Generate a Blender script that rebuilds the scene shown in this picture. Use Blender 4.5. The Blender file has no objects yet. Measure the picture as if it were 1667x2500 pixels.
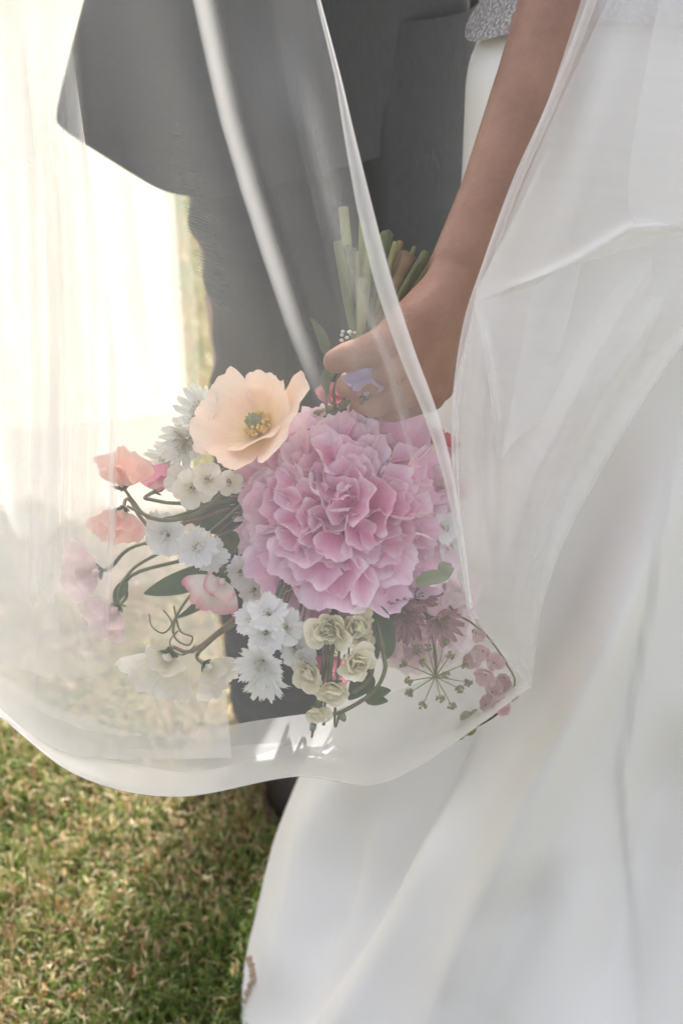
import bpy, bmesh, math, random
import numpy as np
from mathutils import Vector, Matrix, Quaternion
R = math.radians
rng = random.Random(7)
nrs = np.random.RandomState(11)
scene = bpy.context.scene
C = scene.collection

# ------------------------------------------------------------------ camera, sky, sun, exposure
PITCH = R(35.0); CAMZ = 1.40; F = 50/36*2500
cam_d = bpy.data.cameras.new('camera'); cam = bpy.data.objects.new('camera', cam_d); C.objects.link(cam)
cam.location = (0, 0, CAMZ); cam.rotation_euler = (math.pi/2-PITCH, 0, 0)
cam_d.sensor_fit = 'VERTICAL'; cam_d.sensor_height = 36; cam_d.lens = 50
cam_d.clip_start = 0.05; cam_d.clip_end = 600
cam_d.dof.use_dof = True; cam_d.dof.focus_distance = 1.12; cam_d.dof.aperture_fstop = 5.6
scene.camera = cam

SUN_DIR = Vector((0.21, 0.80, 0.55)).normalized()      # towards the sun: behind the couple, a little to the bride's side
world = bpy.data.worlds.new('World'); scene.world = world; world.use_nodes = True
wn = world.node_tree
sky = wn.nodes.new('ShaderNodeTexSky'); sky.sky_type = 'NISHITA'; sky.sun_disc = False
sky.sun_elevation = math.asin(SUN_DIR.z); sky.sun_rotation = math.atan2(SUN_DIR.x, SUN_DIR.y)
sky.air_density = 0.6; sky.dust_density = 10.0; sky.ozone_density = 0.0
bgn = wn.nodes['Background']; bgn.inputs['Strength'].default_value = 0.15
hzn = wn.nodes.new('ShaderNodeHueSaturation'); hzn.inputs['Saturation'].default_value = 0.45      # thin bright haze over the blue
wn.links.new(sky.outputs[0], hzn.inputs['Color']); wn.links.new(hzn.outputs[0], bgn.inputs[0])
sun_d = bpy.data.lights.new('sun', 'SUN'); sun = bpy.data.objects.new('sun', sun_d); C.objects.link(sun)
sun_d.energy = 2.0; sun_d.angle = R(0.6); sun_d.color = (1.0, 0.985, 0.975)
sun.rotation_euler = SUN_DIR.to_track_quat('Z', 'Y').to_euler(); sun.location = (-1, 3, 4)
scene.view_settings.view_transform = 'Standard'; scene.view_settings.look = 'None'
scene.view_settings.gamma = 1.0; scene.view_settings.use_curve_mapping = False
scene.view_settings.exposure = 2.1
scene.view_settings.use_white_balance = True; scene.view_settings.white_balance_temperature = 6550; scene.view_settings.white_balance_tint = 10
scene.render.engine = 'CYCLES'
scene.cycles.transparent_max_bounces = 40
scene.cycles.max_bounces = 10
scene.cycles.use_denoising = True

# ------------------------------------------------------------------ geometry helpers
CAM = np.array([0, 0, CAMZ]); FWD = np.array([0, math.cos(PITCH), -math.sin(PITCH)]); UP = np.array([0, math.sin(PITCH), math.cos(PITCH)])
RIGHT = np.array([1.0, 0, 0])
def P(px, py, D):
    return Vector(CAM + D*(FWD + (px-833.5)/F*RIGHT - (py-1250)/F*UP))
def Pa(px, py, D):
    return CAM + D[..., None]*(FWD + ((px-833.5)/F)[..., None]*RIGHT - ((py-1250)/F)[..., None]*UP)
def project(p):
    d = p - CAM; D = d @ FWD
    return 833.5 + (d @ RIGHT)/D*F, 1250 - (d @ UP)/D*F, D

def mesh_of(name, verts, faces, uvs=None, smooth=True):
    me = bpy.data.meshes.new(name)
    me.from_pydata([tuple(v) for v in verts], [], [tuple(int(i) for i in f) for f in faces])
    if uvs is not None:
        ul = me.uv_layers.new(name='UVMap')
        idx = np.empty(len(me.loops), dtype=np.int32); me.loops.foreach_get('vertex_index', idx)
        ul.data.foreach_set('uv', np.asarray(uvs, dtype=np.float32)[idx].ravel())
    if smooth: me.polygons.foreach_set('use_smooth', [True]*len(me.polygons))
    me.update()
    return me
def grid_faces(nr, nc, wrap=False):
    f = []
    for i in range(nr-1):
        for j in range(nc if wrap else nc-1):
            k = (j+1) % nc
            f.append((i*nc+j, i*nc+k, (i+1)*nc+k, (i+1)*nc+j))
    return f
def link(name, me, mat=None, parent=None, M=None):
    o = bpy.data.objects.new(name, me); C.objects.link(o)
    if mat is not None and me is not None and len(me.materials) == 0: me.materials.append(mat)
    if parent is not None: o.parent = parent
    if M is not None: o.matrix_local = M
    return o
def tag(o, label, cat, group=None, kind=None):
    if label: o['label'] = label
    if cat: o['category'] = cat
    if group: o['group'] = group
    if kind: o['kind'] = kind
    return o
class Thing:
    def __init__(s, name, label, cat, loc, rot=None, group=None):
        s.o = bpy.data.objects.new(name, None); C.objects.link(s.o)
        s.o.empty_display_size = 0.02
        s.M = Matrix.LocRotScale(Vector(loc), rot or Quaternion(), None); s.Mi = s.M.inverted()
        s.o.matrix_world = s.M
        tag(s.o, label, cat, group)
    def add(s, name, me, mat, M=None, parent=None):
        return link(name, me, mat, parent or s.o, M)
    def loc(s, p): return s.Mi @ Vector(p)
def facing(pos, rx=0.0, uy=0.0, roll=0.0):
    """flower rotation: local +Z looks at the lens, tipped by rx (to +x) and uy (up)"""
    d = (Vector(CAM)-pos).normalized() + Vector(RIGHT)*rx + Vector(UP)*uy
    return d.to_track_quat('Z', 'Y') @ Quaternion((0, 0, 1), roll)

def catmull(ctrl, n):
    """resample control points (k, m) smoothly to n"""
    ctrl = np.asarray(ctrl, float); k = len(ctrl)
    t = np.linspace(0, k-1-1e-9, n); i = t.astype(int); u = (t-i)
    sh = (-1,)+(1,)*(ctrl.ndim-1)
    u = u.reshape(sh)
    g = lambda j: ctrl[np.clip(j, 0, k-1)]
    p0, p1, p2, p3 = g(i-1), g(i), g(i+1), g(i+2)
    return 0.5*((2*p1)+(-p0+p2)*u+(2*p0-5*p1+4*p2-p3)*u**2+(-p0+3*p1-3*p2+p3)*u**3)
def tube_data(pts, radii, seg=8, n=None, cap=True):
    pts = np.array([tuple(p) for p in pts], float)
    radii = np.array(radii if np.ndim(radii) else [radii]*len(pts), float)
    if n: pts, radii = catmull(pts, n), catmull(radii[:, None], n)[:, 0]
    V, Fc = [], []
    ref = np.array([0.31, 0.52, 0.79])
    for i in range(len(pts)):
        t = pts[min(i+1, len(pts)-1)]-pts[max(i-1, 0)]; t /= np.linalg.norm(t)+1e-12
        a = np.cross(t, ref); a /= np.linalg.norm(a)+1e-12; b = np.cross(t, a)
        for k in range(seg):
            th = 2*math.pi*k/seg
            V.append(pts[i]+radii[i]*(math.cos(th)*a+math.sin(th)*b))
        ref = -b
    Fc = grid_faces(len(pts), seg, True)
    if cap:
        n0 = len(V); V += V[:seg]; V += V[(len(pts)-1)*seg:len(pts)*seg]      # own ring for each cut end keeps its rim crisp
        Fc.append(tuple(n0+k for k in range(seg))[::-1]); Fc.append(tuple(n0+seg+k for k in range(seg)))
    return V, Fc
class MB:
    def __init__(s): s.v, s.f, s.uv = [], [], []
    def add(s, V, Fc, M=None, uv=None):
        o = len(s.v)
        s.v += [tuple((M @ Vector(v)) if M else v) for v in V]
        s.f += [tuple(i+o for i in f) for f in Fc]
        s.uv += list(uv) if uv is not None else [(0.5, 0.5)]*len(V)
        return s
    def tube(s, pts, r, seg=6, n=None): return s.add(*tube_data(pts, r, seg, n))
    def ball(s, c, r, seg=8, sc=(1, 1, 1)):
        V, n = [], max(4, seg//2+1)
        for i in range(n):
            a = math.pi*i/(n-1)
            rr = max(math.sin(a), 0.02)
            for k in range(seg):
                th = 2*math.pi*k/seg
                V.append((c[0]+r*sc[0]*rr*math.cos(th), c[1]+r*sc[1]*rr*math.sin(th), c[2]+r*sc[2]*math.cos(a)))
        return s.add(V, grid_faces(n, seg, True))
    def mesh(s, name): return mesh_of(name, s.v, s.f, s.uv)
def tube_mesh(name, pts, r, seg=8, n=None): return MB().tube(pts, r, seg, n).mesh(name)

def petal(L, W, curl=0.6, tip=0.0, cup=0.25, ruffle=0.1, freq=3.0, notch=0.06, base=0.18, rnd=0.35, pw=2.6, nu=11, nv=9, seed=0, point=False, crumple=0.0):
    """one petal: grows from the origin along +Y, its inner face looks along +Z"""
    r = random.Random(seed); ph = [r.uniform(0, 6.28) for _ in range(8)]
    V, UV = [], []
    cs = [r.uniform(.6, 1.4) for _ in range(4)]
    for i in range(nv):
        s0 = i/(nv-1)
        for j in range(nu):
            u = -1+2*j/(nu-1)
            g = 1-rnd*abs(u)**pw
            g -= notch*(0.5*math.sin(5.3*u*cs[0]+ph[0])+0.5*math.sin(11.7*u*cs[1]+ph[1])+.45*math.sin(23*u+ph[2])+.3*math.sin(41*u+ph[5]))*s0
            s = s0*max(g, .1)
            if point: w = base+(1-base)*math.sin(math.pi*min(1, s0**.9*.93+.03))
            else: w = base+(1-base)*math.sin(math.pi/2*min(1, s0*1.05)**0.9)
            # arc along the length
            a = 0; y = z = 0; n = 10
            for k in range(n):
                q = s*(k+.5)/n
                ang = curl*q+tip*q*q*q
                y += math.cos(ang)*s/n; z += math.sin(ang)*s/n
            ang = curl*s+tip*s**3
            x = u*w*W*0.5
            dz = cup*W*w*(u*u)*0.5
            dz += ruffle*W*(abs(u)*.6+.4)*s0**2*(math.sin(freq*math.pi*u+ph[3])+.5*math.sin(2.3*freq*u+ph[4]))*0.5
            if crumple: dz += crumple*W*s0*(math.sin(9*u+5*s0+ph[5])*math.sin(11*s0-3*u+ph[6]))
            dx = 0.12*W*ruffle*math.sin(4*s0+ph[7])
            y *= L; z *= L
            V.append((x+dx, y-math.sin(ang)*dz, z+math.cos(ang)*dz)); UV.append((j/(nu-1), s0))
    return mesh_of('petal', V, grid_faces(nv, nu), UV)
def petal_matrix(pos, d, n, scale=1.0):
    d = Vector(d).normalized(); n = Vector(n); n = (n-d*n.dot(d)).normalized(); x = d.cross(n)
    m = Matrix((x, d, n)).transposed().to_4x4()
    return Matrix.Translation(Vector(pos)) @ m @ Matrix.Scale(scale, 4)
def radial(az, phi, pos_r=0.0, pos_z=0.0, scale=1.0, twist=0.0):
    d = Vector((math.sin(phi)*math.cos(az), math.sin(phi)*math.sin(az), math.cos(phi)))
    n = Vector((-math.cos(phi)*math.cos(az), -math.cos(phi)*math.sin(az), math.sin(phi)))
    m = petal_matrix((pos_r*math.cos(az), pos_r*math.sin(az), pos_z), d, n, scale)
    return m @ Matrix.Rotation(twist, 4, 'Y')

# ------------------------------------------------------------------ materials
def mat_new(name):
    m = bpy.data.materials.new(name); m.use_nodes = True
    nt = m.node_tree; nt.nodes.clear()
    out = nt.nodes.new('ShaderNodeOutputMaterial')
    return m, nt, out
def N(nt, t, **kw):
    n = nt.nodes.new(t)
    for k, v in kw.items(): setattr(n, k, v)
    return n
def ramp(nt, stops):
    r = nt.nodes.new('ShaderNodeValToRGB'); e = r.color_ramp.elements
    while len(e) < len(stops): e.new(0.5)
    for el, (p, c) in zip(e, stops): el.position = p; el.color = (*c, 1)
    return r
def math_n(nt, op, a, b=None):
    n = N(nt, 'ShaderNodeMath', operation=op)
    for i, v in enumerate((a, b)):
        if v is None: continue
        if isinstance(v, (int, float)): n.inputs[i].default_value = v
        else: nt.links.new(v, n.inputs[i])
    return n.outputs[0]
def petal_mat(name, base, mid, tip, trans=0.35, vein=0.25, mott=0.12, freckle=None):
    m, nt, out = mat_new(name); L = nt.links.new
    uv = N(nt, 'ShaderNodeUVMap'); sep = N(nt, 'ShaderNodeSeparateXYZ'); L(uv.outputs[0], sep.inputs[0])
    rp = ramp(nt, [(0.0, base), (0.5, mid), (1.0, tip)])
    oi = N(nt, 'ShaderNodeObjectInfo')
    geo = N(nt, 'ShaderNodeNewGeometry')
    nz = N(nt, 'ShaderNodeTexNoise'); nz.inputs['Scale'].default_value = 60; L(geo.outputs['Position'], nz.inputs['Vector'])
    v = math_n(nt, 'ADD', sep.outputs['Y'], math_n(nt, 'MULTIPLY', math_n(nt, 'SUBTRACT', nz.outputs[0], .5), mott*3))
    v = math_n(nt, 'ADD', v, math_n(nt, 'MULTIPLY', math_n(nt, 'SUBTRACT', oi.outputs['Random'], .5), .28))
    ed = math_n(nt, 'POWER', math_n(nt, 'ABSOLUTE', math_n(nt, 'SUBTRACT', math_n(nt, 'MULTIPLY', sep.outputs['X'], 2.0), 1.0)), 5.0)
    v = math_n(nt, 'ADD', v, math_n(nt, 'MULTIPLY', ed, .35))
    L(v, rp.inputs[0])
    mp = N(nt, 'ShaderNodeMapping'); mp.inputs['Scale'].default_value = (26, 1.6, 1); L(uv.outputs[0], mp.inputs[0])
    vn = N(nt, 'ShaderNodeTexNoise'); vn.inputs['Scale'].default_value = 1.0; vn.inputs['Detail'].default_value = 3; L(mp.outputs[0], vn.inputs['Vector'])
    hs = N(nt, 'ShaderNodeHueSaturation'); L(rp.outputs[0], hs.inputs['Color'])
    L(math_n(nt, 'ADD', 1-vein/2, math_n(nt, 'MULTIPLY', vn.outputs[0], vein)), hs.inputs['Value'])
    df = N(nt, 'ShaderNodeBsdfPrincipled'); df.inputs['Roughness'].default_value = .55
    df.inputs['Specular IOR Level'].default_value = 0.25
    tr = N(nt, 'ShaderNodeBsdfTranslucent'); mx = N(nt, 'ShaderNodeMixShader'); mx.inputs[0].default_value = trans
    bp = N(nt, 'ShaderNodeBump'); bp.inputs['Strength'].default_value = .25; bp.inputs['Distance'].default_value = .001
    L(vn.outputs[0], bp.inputs['Height']); L(bp.outputs[0], df.inputs['Normal'])
    L(hs.outputs[0], df.inputs['Base Color']); L(hs.outputs[0], tr.inputs[0])
    L(df.outputs[0], mx.inputs[1]); L(tr.outputs[0], mx.inputs[2]); L(mx.outputs[0], out.inputs[0])
    return m
def simple_mat(name, c1, c2, scale=40, rough=.6, bump=0.2, spec=.3, sheen=0, stretch=(1, 1, 1), metallic=0, dist=.002):
    m, nt, out = mat_new(name); L = nt.links.new
    tc = N(nt, 'ShaderNodeTexCoord'); mp = N(nt, 'ShaderNodeMapping'); mp.inputs['Scale'].default_value = stretch
    L(tc.outputs['Object'], mp.inputs[0])
    nz = N(nt, 'ShaderNodeTexNoise'); nz.inputs['Scale'].default_value = scale; nz.inputs['Detail'].default_value = 5; L(mp.outputs[0], nz.inputs['Vector'])
    rp = ramp(nt, [(.3, c1), (.7, c2)]); L(nz.outputs[0], rp.inputs[0])
    b = N(nt, 'ShaderNodeBsdfPrincipled'); L(rp.outputs[0], b.inputs['Base Color'])
    b.inputs['Roughness'].default_value = rough; b.inputs['Specular IOR Level'].default_value = spec
    b.inputs['Sheen Weight'].default_value = sheen; b.inputs['Metallic'].default_value = metallic
    bp = N(nt, 'ShaderNodeBump'); bp.inputs['Strength'].default_value = bump; bp.inputs['Distance'].default_value = dist
    L(nz.outputs[0], bp.inputs['Height']); L(bp.outputs[0], b.inputs['Normal'])
    L(b.outputs[0], out.inputs[0])
    return m
def tulle_mat(name, cover):
    """open net: the share of light it stops grows with the slant at which a ray crosses it"""
    m, nt, out = mat_new(name); L = nt.links.new
    geo = N(nt, 'ShaderNodeNewGeometry')
    dot = N(nt, 'ShaderNodeVectorMath', operation='DOT_PRODUCT'); L(geo.outputs['Incoming'], dot.inputs[0]); L(geo.outputs['Normal'], dot.inputs[1])
    cs = math_n(nt, 'MAXIMUM', math_n(nt, 'ABSOLUTE', dot.outputs['Value']), .09)
    tc = N(nt, 'ShaderNodeTexCoord')
    mp = N(nt, 'ShaderNodeMapping'); mp.inputs['Scale'].default_value = (3, 3, 60); mp.inputs['Rotation'].default_value = (0, .12, 0); L(tc.outputs['Object'], mp.inputs[0])
    nz = N(nt, 'ShaderNodeTexNoise'); nz.inputs['Scale'].default_value = 1.5; nz.inputs['Detail'].default_value = 4; L(mp.outputs[0], nz.inputs['Vector'])
    c = math_n(nt, 'MULTIPLY', math_n(nt, 'ADD', .9, math_n(nt, 'MULTIPLY', nz.outputs[0], .2)), cover)
    wv = N(nt, 'ShaderNodeTexWave', wave_type='BANDS', bands_direction='DIAGONAL'); wv.inputs['Scale'].default_value = 230; wv.inputs['Distortion'].default_value = 1.2; wv.inputs['Detail Scale'].default_value = .3; L(tc.outputs['Object'], wv.inputs['Vector'])
    c = math_n(nt, 'MULTIPLY', c, math_n(nt, 'ADD', .98, math_n(nt, 'MULTIPLY', wv.outputs['Fac'], .04)))
    T = math_n(nt, 'POWER', math_n(nt, 'SUBTRACT', 1.0, c), math_n(nt, 'DIVIDE', 1.0, cs))
    tr = N(nt, 'ShaderNodeBsdfTransparent')
    d = N(nt, 'ShaderNodeBsdfDiffuse'); t = N(nt, 'ShaderNodeBsdfTranslucent')
    for n in (d, t): n.inputs['Color'].default_value = (.90, .893, .88, 1)
    mx = N(nt, 'ShaderNodeMixShader'); mx.inputs[0].default_value = .33; L(d.outputs[0], mx.inputs[1]); L(t.outputs[0], mx.inputs[2])
    m2 = N(nt, 'ShaderNodeMixShader'); L(T, m2.inputs[0]); L(mx.outputs[0], m2.inputs[1]); L(tr.outputs[0], m2.inputs[2])
    L(m2.outputs[0], out.inputs[0])
    return m
def skin_mat():
    m, nt, out = mat_new('skin'); L = nt.links.new
    tc = N(nt, 'ShaderNodeTexCoord')
    n1 = N(nt, 'ShaderNodeTexNoise'); n1.inputs['Scale'].default_value = 22; n1.inputs['Detail'].default_value = 10; n1.inputs['Roughness'].default_value = .7; L(tc.outputs['Object'], n1.inputs['Vector'])
    rp = ramp(nt, [(.3, (.26, .128, .083)), (.7, (.39, .205, .138))]); L(n1.outputs[0], rp.inputs[0])
    n2 = N(nt, 'ShaderNodeTexVoronoi'); n2.inputs['Scale'].default_value = 420; L(tc.outputs['Object'], n2.inputs['Vector'])
    b = N(nt, 'ShaderNodeBsdfPrincipled'); L(rp.outputs[0], b.inputs['Base Color'])
    b.inputs['Roughness'].default_value = .48; b.inputs['Specular IOR Level'].default_value = .4
    b.inputs['Subsurface Weight'].default_value = .15; b.inputs['Subsurface Radius'].default_value = (.01, .004, .002); b.inputs['Subsurface Scale'].default_value = .5
    bp = N(nt, 'ShaderNodeBump'); bp.inputs['Strength'].default_value = .3; bp.inputs['Distance'].default_value = .0008; L(n2.outputs[0], bp.inputs['Height']); L(bp.outputs[0], b.inputs['Normal'])
    L(b.outputs[0], out.inputs[0]); return m
def satin_mat():
    m, nt, out = mat_new('white_satin'); L = nt.links.new
    tc = N(nt, 'ShaderNodeTexCoord')
    n1 = N(nt, 'ShaderNodeTexNoise'); n1.inputs['Scale'].default_value = 7; n1.inputs['Detail'].default_value = 3; L(tc.outputs['Object'], n1.inputs['Vector'])
    b = N(nt, 'ShaderNodeBsdfPrincipled'); b.inputs['Base Color'].default_value = (.84, .82, .79, 1)
    b.inputs['Roughness'].default_value = .42; b.inputs['Specular IOR Level'].default_value = .45
    b.inputs['Sheen Weight'].default_value = .15
    bp = N(nt, 'ShaderNodeBump'); bp.inputs['Strength'].default_value = .25; bp.inputs['Distance'].default_value = .01; L(n1.outputs[0], bp.inputs['Height']); L(bp.outputs[0], b.inputs['Normal'])
    L(b.outputs[0], out.inputs[0]); return m
def bead_mat():
    m, nt, out = mat_new('beaded_fabric'); L = nt.links.new
    tc = N(nt, 'ShaderNodeTexCoord')
    v = N(nt, 'ShaderNodeTexVoronoi'); v.inputs['Scale'].default_value = 260; L(tc.outputs['Object'], v.inputs['Vector'])
    rp = ramp(nt, [(.0, (.75, .73, .72)), (.6, (.40, .37, .38))]); L(v.outputs['Distance'], rp.inputs[0])
    b = N(nt, 'ShaderNodeBsdfPrincipled'); L(rp.outputs[0], b.inputs['Base Color']); b.inputs['Roughness'].default_value = .25
    b.inputs['Metallic'].default_value = .3
    bp = N(nt, 'ShaderNodeBump'); bp.inputs['Strength'].default_value = .9; bp.inputs['Distance'].default_value = .003; bp.invert = True; L(v.outputs['Distance'], bp.inputs['Height']); L(bp.outputs[0], b.inputs['Normal'])
    L(b.outputs[0], out.inputs[0]); return m

M_PEONY = petal_mat('peony_pink', (.74, .14, .33), (.92, .43, .62), (.96, .77, .86), .2)
M_PEONY2 = petal_mat('peony_pale', (.84, .55, .62), (.92, .74, .79), (.94, .84, .86), .25)
M_POPPY = petal_mat('poppy_peach', (.92, .80, .34), (.92, .66, .47), (.93, .74, .60), .32, .2)
M_CORAL = petal_mat('sweetpea_coral', (.90, .66, .55), (.90, .50, .42), (.92, .62, .52), .4)
M_HOT = petal_mat('sweetpea_hot_pink', (.9, .62, .62), (.88, .38, .50), (.86, .28, .46), .4)
M_CREAMPINK = petal_mat('sweetpea_cream_pink', (.80, .74, .64), (.82, .72, .66), (.72, .22, .30), .35)
M_CREAM = petal_mat('cream_petal', (.88, .82, .50), (.92, .86, .62), (.93, .89, .72), .15)
M_IVORY = petal_mat('ivory_petal', (.76, .72, .52), (.82, .78, .66), (.84, .80, .72), .4)
M_WHITE = petal_mat('white_petal', (.72, .72, .64), (.82, .82, .80), (.84, .84, .83), .3)
M_GREYWHITE = petal_mat('astrantia_white', (.74, .78, .64), (.88, .88, .84), (.82, .84, .76), .3)
M_MAUVE = petal_mat('astrantia_mauve', (.66, .48, .44), (.58, .36, .36), (.36, .18, .20), .3)
M_DUSKY = petal_mat('dusky_pink_petal', (.78, .62, .58), (.78, .60, .58), (.70, .50, .50), .35)
M_WINE = petal_mat('wine_petal', (.58, .20, .22), (.55, .17, .20), (.62, .25, .28), .35)
M_LILAC = petal_mat('lilac_petal', (.60, .52, .66), (.50, .40, .62), (.56, .46, .68), .4)
M_PALEPINK = petal_mat('pale_pink_petal', (.80, .66, .64), (.82, .62, .62), (.82, .66, .66), .4)
M_LEAF = petal_mat('leaf_green', (.10, .14, .06), (.07, .11, .045), (.09, .13, .06), .2, .4)
M_LEAFPALE = petal_mat('leaf_pale', (.30, .36, .20), (.34, .40, .25), (.36, .42, .28), .3, .3)
M_STEM = simple_mat('stem_green', (.085, .105, .035), (.165, .175, .075), 60, .5)
M_STEMPALE = simple_mat('stem_pale', (.20, .22, .085), (.31, .30, .15), 60, .5)
M_STEMBROWN = simple_mat('stem_brown', (.16, .10, .05), (.26, .18, .10), 70, .6)
M_STEMDARK = simple_mat('stem_dark', (.07, .10, .045), (.11, .14, .06), 60, .6)
M_YELLOW = simple_mat('stamen_yellow', (.72, .48, .10), (.80, .62, .20), 200, .7)
M_PISTIL = simple_mat('pistil_green', (.16, .18, .07), (.24, .25, .12), 200, .6)
M_FLORET = simple_mat('floret_tan', (.50, .46, .34), (.62, .58, .46), 300, .7)
M_FLORETM = simple_mat('floret_mauve', (.30, .18, .17), (.42, .28, .25), 300, .7)
M_BUD = simple_mat('seed_bud', (.20, .21, .09), (.30, .29, .14), 300, .7)
M_SKIN = skin_mat(); M_SATIN = satin_mat(); M_BEAD = bead_mat()
M_SUIT = simple_mat('grey_suit_wool', (.0065, .0085, .0095), (.013, .016, .0175), 260, .9, .5, .15, .05, (1, 1, .35))
M_SHOE = simple_mat('brown_leather', (.010, .006, .005), (.020, .011, .009), 30, .45, .1, .2)
M_HAIR = simple_mat('dark_hair', (.02, .012, .008), (.05, .03, .018), 50, .5, .5, .4, 0, (1, 1, .1))
M_SHIRT = simple_mat('white_cotton', (.74, .74, .74), (.80, .80, .80), 200, .8)
M_SEAM = simple_mat('satin_seam', (.72, .72, .71), (.76, .76, .75), 200, .7)
M_STAIN = simple_mat('brown_stain', (.50, .36, .25), (.62, .50, .40), 90, .9)
M_VEIL = tulle_mat('tulle_net', .165)
M_VEILTHIN = tulle_mat('tulle_net_thin', .05)
M_VEILLIGHT = tulle_mat('tulle_net_light', .14)
M_VEILDENSE = tulle_mat('tulle_net_doubled', .33)
M_HEM = tulle_mat('tulle_hem', .50)

# ------------------------------------------------------------------ ground and grass
def ground_mat():
    m, nt, out = mat_new('lawn_soil'); L = nt.links.new
    tc = N(nt, 'ShaderNodeTexCoord')
    n1 = N(nt, 'ShaderNodeTexNoise'); n1.inputs['Scale'].default_value = 5; n1.inputs['Detail'].default_value = 8; L(tc.outputs['Object'], n1.inputs['Vector'])
    n2 = N(nt, 'ShaderNodeTexNoise'); n2.inputs['Scale'].default_value = 140; n2.inputs['Detail'].default_value = 6; L(tc.outputs['Object'], n2.inputs['Vector'])
    r1 = ramp(nt, [(.35, (.075, .095, .030)), (.65, (.16, .125, .055))]); L(n1.outputs[0], r1.inputs[0])
    r2 = ramp(nt, [(.3, (.35, .35, .35)), (.7, (1.1, 1.1, 1.1))]); L(n2.outputs[0], r2.inputs[0])
    mx = N(nt, 'ShaderNodeMixRGB', blend_type='MULTIPLY'); mx.inputs[0].default_value = 1; L(r1.outputs[0], mx.inputs[1]); L(r2.outputs[0], mx.inputs[2])
    b = N(nt, 'ShaderNodeBsdfPrincipled'); b.inputs['Roughness'].default_value = .95; b.inputs['Specular IOR Level'].default_value = .1; L(mx.outputs[0], b.inputs['Base Color'])
    bp = N(nt, 'ShaderNodeBump'); bp.inputs['Strength'].default_value = .8; bp.inputs['Distance'].default_value = .01; L(n2.outputs[0], bp.inputs['Height']); L(bp.outputs[0], b.inputs['Normal'])
    L(b.outputs[0], out.inputs[0]); return m
g = link('ground', mesh_of('ground', [(-150, -150, 0), (150, -150, 0), (150, 250, 0), (-150, 250, 0)], [(0, 1, 2, 3)]), ground_mat())
tag(g, 'lawn soil with matted thatch under the short grass', None, None, 'structure')

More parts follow.
